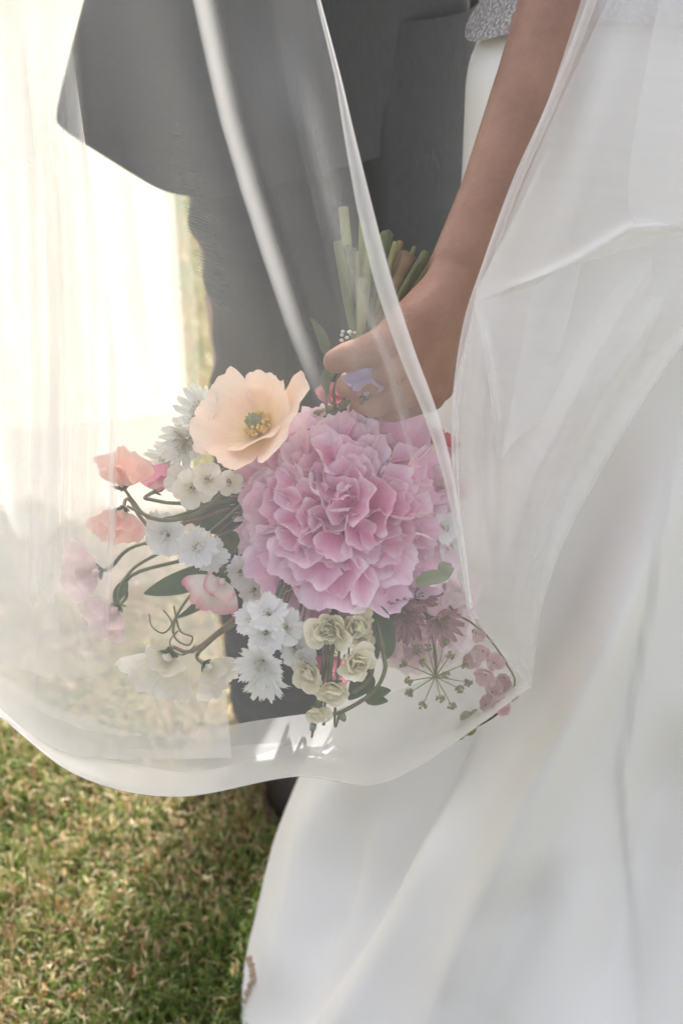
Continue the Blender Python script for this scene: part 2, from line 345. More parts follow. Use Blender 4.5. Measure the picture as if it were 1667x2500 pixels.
def grass():
    n_near, n_far = 150000, 40000
    x = np.concatenate([nrs.uniform(-.75, .45, n_near), nrs.uniform(-2.2, 1.6, n_far)])
    y = np.concatenate([nrs.uniform(.80, 2.05, n_near), nrs.uniform(.6, 4.2, n_far)])
    n = len(x)
    cl = np.sin(x*23+1.3*np.sin(y*17))*np.sin(y*19+1.7*np.sin(x*13)) ; cl2 = np.sin(x*5.1+2)*np.sin(y*4.3+.6)+.5*np.sin(x*11-y*7)
    h = nrs.uniform(.009, .034, n)*(1+.4*cl); lean = nrs.normal(0, .8, n)+.35*cl
    az = nrs.uniform(0, 2*np.pi, n)+.8*cl2
    w = nrs.uniform(.0012, .0030, n)
    dx, dy = np.cos(az), np.sin(az); sx, sy = -dy, dx
    V = np.zeros((n, 7, 3)); lean = np.clip(np.abs(lean), .15, 1.45)
    for k, (t, ww) in enumerate(((0, 1.0), (.4, .95), (.75, .6))):
        ang = lean*(t*1.1)
        rr = h*t*np.sin(np.minimum(ang+.2*lean, 1.5)); zz = h*t*np.cos(np.minimum(ang*.9, 1.45))+.001
        for q, sg in ((0, -1), (1, 1)):
            V[:, 2*k+q, 0] = x+dx*rr+sg*sx*w*.5*ww; V[:, 2*k+q, 1] = y+dy*rr+sg*sy*w*.5*ww; V[:, 2*k+q, 2] = zz
    ang = np.minimum(lean*1.15, 1.62)
    V[:, 6, 0] = x+dx*h*np.sin(ang); V[:, 6, 1] = y+dy*h*np.sin(ang); V[:, 6, 2] = np.maximum(h*np.cos(ang), .002)
    base = (np.arange(n)*7)[:, None]
    quads = np.concatenate([base+np.array([0, 1, 3, 2]), base+np.array([2, 3, 5, 4])]); tris = base+np.array([4, 5, 6])
    me = bpy.data.meshes.new('grass')
    nl = quads.size+tris.size; npoly = len(quads)+len(tris)
    me.vertices.add(n*7); me.vertices.foreach_set('co', V.astype(np.float32).ravel())
    me.loops.add(nl); me.loops.foreach_set('vertex_index', np.concatenate([quads.ravel(), tris.ravel()]).astype(np.int32))
    me.polygons.add(npoly)
    st = np.concatenate([np.arange(len(quads))*4, quads.size+np.arange(len(tris))*3]).astype(np.int32)
    me.polygons.foreach_set('loop_start', st)
    me.polygons.foreach_set('use_smooth', np.ones(npoly, dtype=bool))
    me.update(calc_edges=True); me.validate()
    pal = np.array([(.070, .120, .018), (.115, .165, .030), (.18, .20, .060), (.40, .30, .16), (.56, .47, .31), (.30, .15, .07)])
    dry = np.clip(.47+.52*cl2*.6+.30*np.clip((y-1.25)*1.3, -.5, .6)-.25*np.clip(x+.2, -.4, .4), .08, .85)
    u = nrs.rand(n); isdry = u < dry
    idx = np.where(isdry, nrs.choice([2, 3, 4, 5], n, p=[.2, .4, .2, .2]), nrs.choice([0, 1, 2], n, p=[.42, .38, .2]))
    col = pal[idx]*nrs.uniform(.75, 1.6, (n, 1))
    ca = me.color_attributes.new('blade_colour', 'FLOAT_COLOR', 'POINT')
    cc = np.ones((n*7, 4), dtype=np.float32); cc[:, :3] = np.repeat(col, 7, axis=0)
    ca.data.foreach_set('color', cc.ravel())
    m, nt, out = mat_new('grass_blade'); L = nt.links.new
    at = N(nt, 'ShaderNodeAttribute'); at.attribute_name = 'blade_colour'
    d = N(nt, 'ShaderNodeBsdfPrincipled'); d.inputs['Roughness'].default_value = .5; d.inputs['Specular IOR Level'].default_value = .35
    t = N(nt, 'ShaderNodeBsdfTranslucent'); mx = N(nt, 'ShaderNodeMixShader'); mx.inputs[0].default_value = .35
    L(at.outputs[0], d.inputs['Base Color']); L(at.outputs[0], t.inputs[0]); L(d.outputs[0], mx.inputs[1]); L(t.outputs[0], mx.inputs[2]); L(mx.outputs[0], out.inputs[0])
    o = link('grass', me, m)
    tag(o, 'short green and straw coloured lawn grass', 'grass', None, 'stuff')
grass()

# ------------------------------------------------------------------ bodies
def capsule(mb, p0, r0, p1, r1, seg=14, flat=None):
    p0, p1 = np.array(p0, float), np.array(p1, float); t = p1-p0; ln = np.linalg.norm(t); t = t/(ln+1e-9)
    ref = np.array([0.2, 0.9, .37]) if abs(t[1]) < .8 else np.array([.9, .1, .4])
    a = np.cross(t, ref); a /= np.linalg.norm(a); b = np.cross(t, a)
    rings = []
    for k in range(5): an = -math.pi/2+k*math.pi/8+.02; rings.append((p0+t*r0*math.sin(an), r0*math.cos(an)))
    for k in range(5): an = k*math.pi/8-.02*(k == 4); rings.append((p1+t*r1*math.sin(an), max(r1*math.cos(an), r1*.03)))
    V = [c+rr*(math.cos(2*math.pi*k/seg)*a+math.sin(2*math.pi*k/seg)*b) for c, rr in rings for k in range(seg)]
    Fc = grid_faces(len(rings), seg, True)
    Fc.append(tuple(range(seg))[::-1]); Fc.append(tuple((len(rings)-1)*seg+k for k in range(seg)))
    mb.add(V, Fc)
def remeshed(name, mb, voxel, smooth_it=8):
    me = mb.mesh(name+'_raw'); o = bpy.data.objects.new(name+'_raw', me); C.objects.link(o)
    md = o.modifiers.new('r', 'REMESH'); md.mode = 'VOXEL'; md.voxel_size = voxel; md.use_smooth_shade = True
    ms = o.modifiers.new('s', 'SMOOTH'); ms.factor = .5; ms.iterations = smooth_it
    dg = bpy.context.evaluated_depsgraph_get(); ev = o.evaluated_get(dg)
    out = bpy.data.meshes.new_from_object(ev); out.name = name
    bpy.data.objects.remove(o); bpy.data.meshes.remove(me)
    out.polygons.foreach_set('use_smooth', [True]*len(out.polygons))
    return out
def chain(mb, pts):
    for (p0, r0), (p1, r1) in zip(pts[:-1], pts[1:]): capsule(mb, p0, r0, p1, r1)
def head_parts(mb, c, facing_v, s=1.0):
    """skull, jaw, nose, brow, lips and ears of a turned head"""
    f = Vector(facing_v).normalized(); up = Vector((0, 0, 1)); sd = f.cross(up).normalized(); f = up.cross(sd)
    q = lambda a, b, d: Vector(c)+f*a*s+sd*b*s+up*d*s
    capsule(mb, q(-.02, 0, .03), .082*s, q(.015, 0, .03), .078*s)
    capsule(mb, q(.02, 0, -.02), .066*s, q(.045, 0, -.075), .036*s)
    for e in (-1, 1):
        capsule(mb, q(.03, e*.05, -.02), .03*s, q(.05, e*.025, -.07), .026*s)
        capsule(mb, q(-.005, e*.078, -.005), .014*s, q(-.01, e*.08, .02), .016*s)
        capsule(mb, q(.075, e*.014, .028), .012*s, q(.068, e*.045, .026), .012*s)
    capsule(mb, q(.088, 0, .012), .008*s, q(.104, 0, -.022), .012*s)
    capsule(mb, q(.076, -.018, -.052), .008*s, q(.076, .018, -.052), .008*s)
    return q

def build_bride():
    mb = MB()
    pel = (.335, 1.27, 1.0)
    # trunk
    chain(mb, [((.335, 1.27, .98), .12), ((.335, 1.27, 1.12), .105), ((.335, 1.265, 1.28), .115), ((.33, 1.26, 1.36), .085), ((.32, 1.26, 1.46), .048), ((.30, 1.28, 1.55), .046)])
    chain(mb, [((.26, 1.20, 1.355), .055), ((.33, 1.26, 1.36), .07), ((.41, 1.33, 1.355), .055)])
    q = head_parts(mb, (.285, 1.30, 1.62), (-.6, .7, 0), .95)
    for hx in (-.07, .07):
        chain(mb, [((.335+hx, 1.27, .95), .095), ((.335+hx, 1.25, .50), .058), ((.335+hx, 1.25, .46), .058), ((.335+hx, 1.28, .10), .036), ((.335+hx-.03, 1.34, .045), .033), ((.335+hx-.07, 1.42, .035), .026)])
    # far arm reaches round the man
    chain(mb, [((.41, 1.33, 1.355), .045), ((.42, 1.42, 1.14), .038), ((.40, 1.44, 1.10), .036), ((.22, 1.47, 1.17), .024), ((.16, 1.48, 1.19), .022)])
    # near arm
    W = P(1116, 650, 1.115)
    chain(mb, [((.255, 1.19, 1.355), .047), (P(1412, -130, 1.15), .037), (P(1385, -50, 1.155), .0345), (P(1300, 210, 1.14), .0315), (P(1200, 470, 1.125), .0255), (W, .0222)])
    # palm and knuckles
    mcp = [(968, 905, 1.083, .0138), (1010, 945, 1.090, .0146), (1047, 962, 1.108, .0142), (1072, 945, 1.130, .0125)]
    for i, (a, b, d, r) in enumerate(mcp):
        mid = P(1040+i*14, 790+i*6, 1.094+i*.010)
        chain(mb, [(W, .0190), (mid, .0195), (P(a, b, d), r)])
    chain(mb, [(P(1060, 780, 1.115), .019), (P(1050, 930, 1.115), .014)])
    for i, (a, b, d, r) in enumerate(mcp):      # knuckles, tendons and the wrist bone
        capsule(mb, P(a+8, b-22, d-.004), r*.72, P(a, b-4, d-.004), r*.95)
        capsule(mb, P(1085+i*6, 730, 1.094+i*.004), .0040, P(a+10, b-30, d-.010), .0046)
    capsule(mb, P(1150, 640, 1.108), .0105, P(1142, 668, 1.108), .0095)
    # thumb
    chain(mb, [(P(1075, 720, 1.105), .0195), (P(1005, 790, 1.088), .0185), (P(945, 838, 1.078), .0150), (P(880, 862, 1.075), .0118), (P(848, 872, 1.076), .0120), (P(818, 882, 1.079), .0098)])
    # web between thumb and index
    chain(mb, [(P(1000, 800, 1.092), .017), (P(975, 880, 1.088), .0130)])
    fing = [[(880, 940, 1.092, .0108), (846, 945, 1.122, .0095), (862, 915, 1.148, .0082)],
            [(915, 985, 1.104, .0112), (880, 980, 1.140, .0098), (896, 945, 1.162, .0084)],
            [(958, 1000, 1.126, .0108), (920, 998, 1.158, .0094), (928, 962, 1.175, .0082)],
            [(1000, 992, 1.148, .0094), (964, 992, 1.172, .0082), (964, 960, 1.186, .0072)]]
    for (a, b, d, r), f in zip(mcp, fing):
        pts = [(P(a, b, d), r)]+[(P(*k[:3]), k[3]) for k in f]
        chain(mb, pts)
    me = remeshed('person', mb, .0025, 5)
    o = link('person', me, M_SKIN)
    tag(o, 'woman in white satin gown, bare arm down, gripping bunch of flower stems', 'person')
    # hair gathered in a bun
    hb = MB()
    f = Vector((-.6, .7, 0)).normalized()
    c = Vector((.285, 1.30, 1.62))
    chain(hb, [(c-f*.035+Vector((0, 0, .045)), .086), (c-f*.055+Vector((0, 0, .0)), .075), (c-f*.115+Vector((0, 0, -.02)), .05)])
    link('hair', remeshed('hair', hb, .006, 6), M_HAIR, o)
    return o
bride = build_bride()

def fold_disp(px, py, folds):
    """sum of ridge profiles: each fold is (polyline, width px, height m)"""
    out = np.zeros_like(px)
    for line, w, amp, *asym in folds:
        L = np.array(line, float); best = np.full(px.shape, 1e9); sgn = np.ones_like(px); tt = np.zeros_like(px)
        seg = np.linalg.norm(L[1:]-L[:-1], axis=1); cum = np.concatenate([[0], np.cumsum(seg)]); tot = cum[-1]
        for i in range(len(L)-1):
            a, b = L[i], L[i+1]; ab = b-a
            t = np.clip(((px-a[0])*ab[0]+(py-a[1])*ab[1])/(ab@ab), 0, 1)
            d = np.hypot(px-(a[0]+t*ab[0]), py-(a[1]+t*ab[1]))
            sg = np.sign(ab[0]*(py-a[1])-ab[1]*(px-a[0]))
            m = d < best; best = np.where(m, d, best); sgn = np.where(m, sg, sgn); tt = np.where(m, (cum[i]+t*seg[i])/tot, tt)
        fade = np.clip(np.minimum(tt, 1-tt)*3.2, 0, 1); fade = fade*fade*(3-2*fade)
        ww = np.where(sgn > 0, w*(asym[0] if asym else 1), w)
        out += amp*fade*np.exp(-(best/ww)**2)
    return out

# ------------------------------------------------------------------ gown
SK_Z  = [1.14, 1.00, .88, .80, .60, .40, .23, .11, .0]
SK_XL = [.19, .111, .111, .084, .045, .001, -.046, -.092, -.122]
SK_RY = [.12, .17, .20, .215, .27, .32, .37, .41, .44]
def skirt():
    nz, nt = 150, 420
    zz = np.linspace(1.14, 0.004, nz)
    f = lambda ys: np.interp(zz[::-1], SK_Z[::-1], ys[::-1])[::-1]
    xl, ry = f(SK_XL), f(SK_RY)
    for _ in range(6):   # soften the profile
        for a in (xl, ry): a[1:-1] = .25*a[:-2]+.5*a[1:-1]+.25*a[2:]
    cx = .34+0*zz; cy = np.interp(zz, [0, .05, .11, .23, .4, .6, 1.06], [1.02, 1.04, 1.07, 1.11, 1.16, 1.20, 1.27])
    th = np.linspace(0, 2*np.pi, nt, endpoint=False)
    rx = (cx-xl)
    X = cx[:, None]+rx[:, None]*np.cos(th); Y = cy[:, None]+ry[:, None]*np.sin(th); Z = zz[:, None]+0*th
    Pn = np.stack([X, Y, Z], -1)
    nrm = np.stack([np.cos(th)/rx[:, None], np.sin(th)/ry[:, None], 0*X], -1); nrm /= np.linalg.norm(nrm, axis=-1, keepdims=True)
    px, py, D = project(Pn)
    folds = [([(1560, 1000), (1450, 1290), (1250, 1640), (950, 2050), (800, 2330), (640, 2700)], 110, -.040, 1.3),
             ([(1700, 1000), (1480, 1560), (1290, 1980), (1090, 2480), (960, 2800)], 60, .042),
             ([(1400, 1100), (1200, 1560), (980, 1830), (760, 2150)], 90, .024),
             ([(1160, 1640), (1080, 1850), (850, 2290), (700, 2520), (560, 2800)], 26, -.020, 4),
             ([(1080, 1900), (940, 2250), (800, 2520), (700, 2700)], 60, .018),
             ([(1664, 960), (1640, 1050), (1575, 1500), (1500, 1900), (1515, 2150), (1580, 2700)], 8, -.008, 14),
             ([(1340, 2050), (1150, 2450), (1060, 2800)], 80, -.03),
             ([(1700, 1700), (1580, 2100), (1420, 2700)], 90, -.03),
             ([(790, 1850), (715, 2100), (665, 2300), (630, 2520)], 40, .012),
             ([(850, 1880), (760, 2200), (700, 2450)], 40, -.016), ([(905, 1980), (800, 2250), (740, 2450)], 22, .010, 2),
             ([(1240, 500), (1200, 900), (1120, 1400)], 60, -.02)]
    vis = (np.sin(th) < .5)[None, :]
    dsp = fold_disp(px, py, folds)*vis
    dsp += (.010*np.sin(th*9+zz[:, None]*3)+.008*np.sin(th*15-zz[:, None]*5))*np.clip((1-zz[:, None])*1.2, 0, 1)*(~vis | (px > 1800))
    dsp *= np.clip((1.02-zz[:, None])*6, 0, 1)
    Pn = Pn+nrm*dsp[..., None]
    me = mesh_of('skirt', Pn.reshape(-1, 3), grid_faces(nz, nt, True))
    o = link('skirt', me, M_SATIN, bride)
    # seam cord running down the gown
    return o, Pn
sk_o, SK = skirt()
def on_skirt(px, py):
    a, b, d = project(SK); m = (a-px)**2+(b-py)**2+np.where(d > np.median(d)+.3, 1e9, 0)
    near = np.argsort(m.ravel())[:6]; dd = d.ravel()[near]
    return Vector(SK.reshape(-1, 3)[near[np.argmin(dd)]])
def bodice():
    V = []
    for i in range(50):
        f = i/49
        for k in range(96):
            t = 2*math.pi*k/96
            zb = 1.075-.052*math.exp(-((t-math.pi)/.55)**2)     # dips to a point at the hip
            z = zb+(1.36-zb)*f
            a = np.interp(z, [.98, 1.03, 1.10, 1.18, 1.30, 1.36], [.238, .224, .18, .160, .165, .14])
            b = np.interp(z, [.98, 1.03, 1.10, 1.18, 1.30, 1.36], [.20, .18, .145, .132, .140, .11])
            V.append((.335+a*math.cos(t), 1.272+b*math.sin(t), z))
    link('bodice', mesh_of('bodice', V, grid_faces(50, 96, True)), M_BEAD, bride)
bodice()

def hem_stain():
    # grass stain at the trodden hem
    mb = MB(); rr = random.Random(2)
    for k in range(16):
        q = on_skirt(606+9*math.sin(k*.28)+rr.uniform(-2, 3), 2345+k*6); mb.ball(q+Vector((-.0015, .0, 0)), rr.uniform(.0045, .0065), 8, (.8, .3, 1.3))
    link('grass_stain', mb.mesh('grass_stain'), M_STAIN, bride)
hem_stain()

# ------------------------------------------------------------------ man
def loft(name, rings, seg, mat, parent, expo=2.0, wr=0.0, seed=1, capb=False, dz=None, rot=0.0):
    """rings: (cx, cy, z, rx, ry)"""
    rings = catmull(np.array(rings, float), 90)
    r = random.Random(seed); ph = [r.uniform(0, 6.28) for _ in range(6)]
    V = []
    for (cx, cy, z, rx, ry) in rings:
        for k in range(seg):
            t = 2*math.pi*k/seg; c, s = math.cos(t), math.sin(t)
            ex = expo(z) if callable(expo) else expo
            a = abs(c)**(2/ex)*(1 if c >= 0 else -1); b = abs(s)**(2/ex)*(1 if s >= 0 else -1)
            w = wr*(math.sin(z*55+2.1*math.sin(t+ph[0])+ph[1])*.5+.5*math.sin(z*31-3*math.cos(t*2+ph[2]))+.4*math.sin(3*t+z*20+ph[3]))
            dx_, dy_ = (rx+w)*a, (ry+w)*b
            x, y = cx+dx_*math.cos(rot)-dy_*math.sin(rot), cy+dx_*math.sin(rot)+dy_*math.cos(rot)
            V.append((x, y, z+.3*wr*math.sin(5*t)+(dz(x, y, z) if dz else 0)))
    Fc = grid_faces(len(rings), seg, True)
    if capb: Fc += [tuple(range(seg)), tuple((len(rings)-1)*seg+k for k in range(seg))[::-1]]
    return link(name, mesh_of(name, V, Fc), mat, parent)
def build_man():
    mb = MB()
    chain(mb, [((-.05, 1.60, .95), .11), ((-.05, 1.60, 1.15), .12), ((-.04, 1.61, 1.38), .13), ((-.02, 1.61, 1.50), .08), ((.02, 1.59, 1.58), .06), ((.05, 1.57, 1.64), .055)])
    chain(mb, [((-.23, 1.60, 1.48), .06), ((-.03, 1.61, 1.50), .08), ((.17, 1.62, 1.50), .06)])
    q = head_parts(mb, (.07, 1.56, 1.74), (.7, -.6, 0), 1.05)
    for sx in (-.09, .08):
        chain(mb, [((-.02+sx, 1.59, .92), .075), ((-.01+sx, 1.53, .50), .055), ((-.005+sx, 1.52, .12), .04), ((sx+.01, 1.46, .05), .035), ((sx+.03, 1.36, .04), .03)])
    for sx, ex, hx in ((-.23, (-.33, 1.68, 1.17), (-.20, 1.78, 1.00)), (.17, (.29, 1.58, 1.24), (.46, 1.50, 1.20))):
        chain(mb, [((sx, 1.60, 1.48), .052), (ex, .042), (hx, .028), ((hx[0]+.07, hx[1]+.02, hx[2]-.03), .026)])
        b = Vector((hx[0]+.07, hx[1]+.02, hx[2]-.03))
        for k in range(4):
            chain(mb, [(b+Vector((0, 0, .022-.015*k)), .010), (b+Vector((.045, .0, .020-.016*k)), .009), (b+Vector((.075, .012, .015-.016*k)), .007)])
        chain(mb, [(b+Vector((-.03, 0, .02)), .012), (b+Vector((.02, -.02, .045)), .009)])
    o = link('person', remeshed('person', mb, .006, 6), M_SKIN)
    tag(o, 'man in dark grey suit and brown shoes, standing behind the flowers under tulle', 'person')
    loft('jacket', [(-.086, 1.60, .832, .173, .206), (-.080, 1.60, .90, .165, .195), (-.065, 1.60, 1.0, .150, .176), (-.06, 1.60, 1.12, .142, .168), (-.045, 1.605, 1.28, .150, .195), (-.035, 1.61, 1.47, .155, .225), (-.025, 1.61, 1.57, .125, .190), (.02, 1.60, 1.64, .09, .10), (.03, 1.59, 1.66, .075, .08)], 160, M_SUIT, o,
         lambda z: float(np.interp(z, [.9, 1.3, 1.5], [6.0, 3.2, 2.2])), .0025, 4, rot=math.radians(-54))
    for sx, rings in ((-1, [(-.215, 1.60, 1.55, .055, .06), (-.265, 1.62, 1.43, .070, .072), (-.325, 1.67, 1.18, .058, .06), (-.28, 1.73, 1.10, .050, .052), (-.21, 1.775, 1.01, .040, .042)]),
                      (1, [(.150, 1.62, 1.57, .055, .06), (.215, 1.62, 1.47, .070, .074), (.28, 1.59, 1.27, .058, .062), (.35, 1.54, 1.235, .047, .052), (.45, 1.50, 1.205, .033, .042)])):
        loft('sleeve', rings, 40, M_SUIT, o, 2.0, .003, 5+sx)
    # trousers: two legs joined at the seat
    tb = MB()
    leg1 = [(-.098, 1.60, .97, .10, .10), (-.098, 1.57, .86, .102, .105), (-.076, 1.54, .74, .094, .105), (-.066, 1.515, .60, .088, .098), (-.078, 1.505, .46, .082, .090), (-.092, 1.50, .30, .074, .082), (-.090, 1.49, .16, .068, .078), (-.086, 1.48, .085, .068, .080), (-.084, 1.475, .045, .066, .082)]
    leg2 = [(.05, 1.60, .97, .10, .10), (.055, 1.59, .86, .10, .10), (.06, 1.57, .74, .096, .10), (.07, 1.535, .60, .09, .098), (.075, 1.515, .46, .08, .09), (.08, 1.51, .30, .073, .082), (.085, 1.51, .16, .07, .08), (.085, 1.51, .085, .07, .082), (.085, 1.51, .045, .068, .084)]
    for li, lg in enumerate((leg1, leg2)):
        rings = catmull(np.array(lg, float), 150); V = []
        for (cx, cy, z, rx, ry) in rings:
            low = max(0, (.20-z)/.2); kn = math.exp(-((z-.73)/.06)**2)+.8*math.exp(-((z-.50)/.10)**2)
            for k in range(64):
                t = 2*math.pi*k/64
                w = .0055*kn*math.sin(z*95+2.0*math.sin(t+li)+1)+.0075*low*math.sin(z*150+2.5*math.cos(t+.6+li))+.002*math.sin(3*t+z*22)
                # front crease
                w += .006*math.exp(-((t-4.6)/.10)**2)*(1-low)
                V.append((cx+(rx+w)*math.cos(t), cy+(ry+w)*math.sin(t), z))
        tb.add(V, grid_faces(len(rings), 64, True))
    link('trousers', tb.mesh('trousers'), M_SUIT, o)
    # shoes
    for (hx, hy, tx, ty) in ((-.10, 1.53, -.035, 1.25), (.08, 1.56, .12, 1.28)):
        prof = [(0, .030, .058), (.10, .036, .075), (.25, .037, .085), (.42, .037, .072), (.58, .043, .056), (.76, .047, .046), (.90, .038, .036), (.97, .024, .026), (1.0, .008, .016)]
        pr = catmull(np.array(prof), 40); d = Vector((tx-hx, ty-hy, 0)); ln = d.length; d.normalize(); s = Vector((d.y, -d.x, 0)); V = []; V2 = []
        for (t, hw, hh) in pr:
            for k in range(20):
                a = 2*math.pi*k/20; c = math.cos(a); sn = math.sin(a)
                zz = .022+(hh-.0)*max(sn, 0)**.8 if sn > 0 else .022
                p = Vector((hx, hy, 0))+d*(t*ln)+s*(hw*c*(1-.15*max(sn, 0))); V.append((p.x, p.y, zz))
            for k in range(4):
                p = Vector((hx, hy, 0))+d*(t*ln*1.01)+s*((hw+.005)*(1 if k in (0, 1) else -1)); V2.append((p.x, p.y, .0215 if k in (1, 2) else .003))
        sh = link('shoe', mesh_of('shoe', V, grid_faces(40, 20, True)+[tuple(range(20))]), M_SHOE, o)
        link('sole', mesh_of('sole', V2, grid_faces(40, 4, True)+[(0, 1, 2, 3), (156, 157, 158, 159)], smooth=False), M_STEMDARK if False else M_HAIR, sh)
    loft('shirt_collar', [(.02, 1.595, 1.60, .078, .078), (.03, 1.588, 1.65, .074, .074), (.04, 1.58, 1.69, .068, .068)], 40, M_SHIRT, o)
    hb = MB(); f = Vector((.7, -.6, 0)).normalized(); c = Vector((.07, 1.56, 1.74))
    chain(hb, [(c-f*.02+Vector((0, 0, .06)), .088), (c-f*.05+Vector((0, 0, .02)), .082), (c-f*.06+Vector((0, 0, -.03)), .06)])
    link('hair', remeshed('hair', hb, .008, 6), M_HAIR, o)
build_man()

# ------------------------------------------------------------------ bouquet
GRIP = (888, 850, 1.118)
TOPS = [(838, 508, 1.14, 'p', .0042), (885, 540, 1.145, 'p', .0032), (824, 590, 1.11, 'g', .0036), (862, 608, 1.13, 'g', .0034), (900, 600, 1.12, 'p', .0036),
        (920, 575, 1.16, 'g', .0042), (945, 570, 1.15, 'g', .0052), (935, 600, 1.14, 'g', .0040), (985, 618, 1.145, 'b', .0045), (1000, 622, 1.135, 'b', .0052),
        (1040, 618, 1.15, 'g', .0040), (1060, 632, 1.155, 'g', .0038), (886, 680, 1.105, 'p', .0044), (1075, 645, 1.16, 'd', .0036), (965, 640, 1.16, 'd', .0038),
        (905, 640, 1.15, 'g', .0040), (870, 640, 1.15, 'd', .0034), (1020, 650, 1.16, 'g', .0036), (912, 560, 1.165, 'p', .0030), (955, 610, 1.165, 'b', .0034)]
for _k in range(17):
    TOPS.append((828+_k*15+rng.uniform(-8, 8), 545+abs(_k-6)*7+rng.uniform(0, 60), 1.115+rng.uniform(0, .055), 'ggdpbg'[_k % 6], rng.uniform(.0018, .0030)))
top_i = [0]
STEMS = {'p': M_STEMPALE, 'g': M_STEM, 'b': M_STEMBROWN, 'd': M_STEMDARK}
def stem_for(th, back=0.02, via=None, r=None, to_hand=True):
    """a stem from behind the flower through the fist to a cut end above it"""
    p0 = th.M @ Vector((0, 0, -.002)); p1 = th.M @ Vector((0, 0, -back))
    pts = [p0, p1]; 
    if via: pts += [P(*v) for v in via]
    i = top_i[0]; 
    if to_hand and i < len(TOPS):
        top_i[0] += 1
        tx, ty, td, k, tr = TOPS[i]
        off = (tx-950)*.16
        gx = GRIP[0]+off; gy = GRIP[1]; gd = GRIP[2]+(td-1.14)*.35
        pts += [P(gx-14+off*.2, gy+130, gd+.03), P(gx, gy, gd), P(gx+(tx-gx)*.5, gy+(ty-gy)*.5, gd+(td-gd)*.5), P(tx, ty, td)]
        rr = [tr*.34]*(len(pts)-4)+[tr*.6]+[tr*.85, tr, tr]
        m = STEMS[k]
    else:
        pts += [P(870, 1060, 1.19)]; rr = [(r or .0016)]*len(pts); m = M_STEM
    me = tube_mesh('stem', [th.loc(p) for p in pts], rr, 8, 28)
    return th.add('stem', me, m)
GROUP = 'flowers of the bridal bouquet'

def peony(px, py, D, size, label, mats, name='peony', n=105, rx=0, uy=0, guard=11, seed=3, subs=None):
    pos = P(px, py, D); th = Thing(name, label, 'flower', pos, facing(pos, rx, uy), GROUP)
    r = random.Random(seed); Rr = size
    var = [petal(1.0, .95+.2*r.random(), curl=r.uniform(.6, 1.25), tip=r.uniform(-.6, .6), cup=r.uniform(.12, .34), ruffle=r.uniform(.10, .24), freq=r.uniform(1.2, 2.2), notch=r.uniform(.035, .085), base=.28, rnd=r.uniform(.22, .38), nu=21, nv=10, seed=100+seed*20+k, crumple=.025) for k in range(10)]
    # guard petals round the back
    for k in range(guard*2):
        az = 2*math.pi*(k+.5*(k >= guard))/guard+r.uniform(-.15, .15)
        th.add('petal', var[r.randrange(10)], mats[0], radial(az, r.uniform(1.25, 1.55) if k < guard else r.uniform(1.0, 1.25), .012, -Rr*.16, Rr*r.uniform(.76, .92), r.uniform(-.25, .25)))
    subs = subs or [(.15, .25), (-.5, -.2), (.45, -.45), (-.35, .5), (-.05, -.6)]
    sub3 = [Vector((a, b, math.sqrt(max(.05, 1-a*a-b*b)))) for a, b in subs]
    for i in range(n):
        z = 1-(i+.5)/n*1.02; rad = math.sqrt(max(0, 1-z*z)); az = i*2.399963+r.uniform(-.2, .2)
        nrm = Vector((rad*math.cos(az), rad*math.sin(az), z))
        s = min(sub3, key=lambda q: (q-nrm).length); dist = (s-nrm).length
        t = nrm-s; t = (t-nrm*t.dot(nrm)); t = t.normalized() if t.length > 1e-3 else Vector((1, 0, 0))
        t = t+Vector((nrm.x, nrm.y, 0))*.35; t = (t-nrm*t.dot(nrm)).normalized()
        t = (Quaternion(nrm, r.gauss(0, .6)) @ t).normalized()
        beta = R(r.uniform(12, 48))+R(26)*max(0, 1-dist/.35)
        d = t*math.cos(beta)+nrm*math.sin(beta)
        nn = nrm*math.cos(beta)-t*math.sin(beta)
        if r.random() < .12: nn = nn+Vector((r.uniform(-1, 1), r.uniform(-1, 1), 0))*.6
        L = Rr*(r.uniform(.27, .46) if r.random() < .82 else r.uniform(.46, .60))*(0.85+.4*min(1, dist))
        base = Vector((nrm.x, nrm.y, nrm.z*.85))*Rr*r.uniform(.66, .80)-t*L*.42
        th.add('petal', var[r.randrange(10)], mats[0], petal_matrix(base, d, nn, L))
    cb = MB().ball((0, 0, 0), Rr*.60, 14, (1, 1, .75)).mesh('petal_core')
    th.add('flower_heart', cb, mats[0])
    cal = MB()
    for k in range(5): cal.add(*(lambda m: ([v.co for v in m.vertices], [p.vertices for p in m.polygons]))(petal(Rr*.45, Rr*.35, .6, seed=k, nu=5, nv=5, rnd=.6)), radial(k*1.257, 2.0, .004, -Rr*.42))
    th.add('calyx', cal.mesh('calyx'), M_LEAF)
    return th

pe = peony(826, 1260, 1.178, .0775, 'large ruffled pink peony in full bloom, biggest flower of the bouquet', [M_PEONY], n=230, uy=-.12, guard=16, subs=[(.06, .30)])
stem_for(pe, .08)
pe2 = peony(1015, 1500, 1.245, .050, 'pale pink peony half hidden behind the mauve spiky flower heads', [M_PEONY2], n=45, rx=.3, uy=-.5, guard=8, seed=9)
stem_for(pe2, .06)

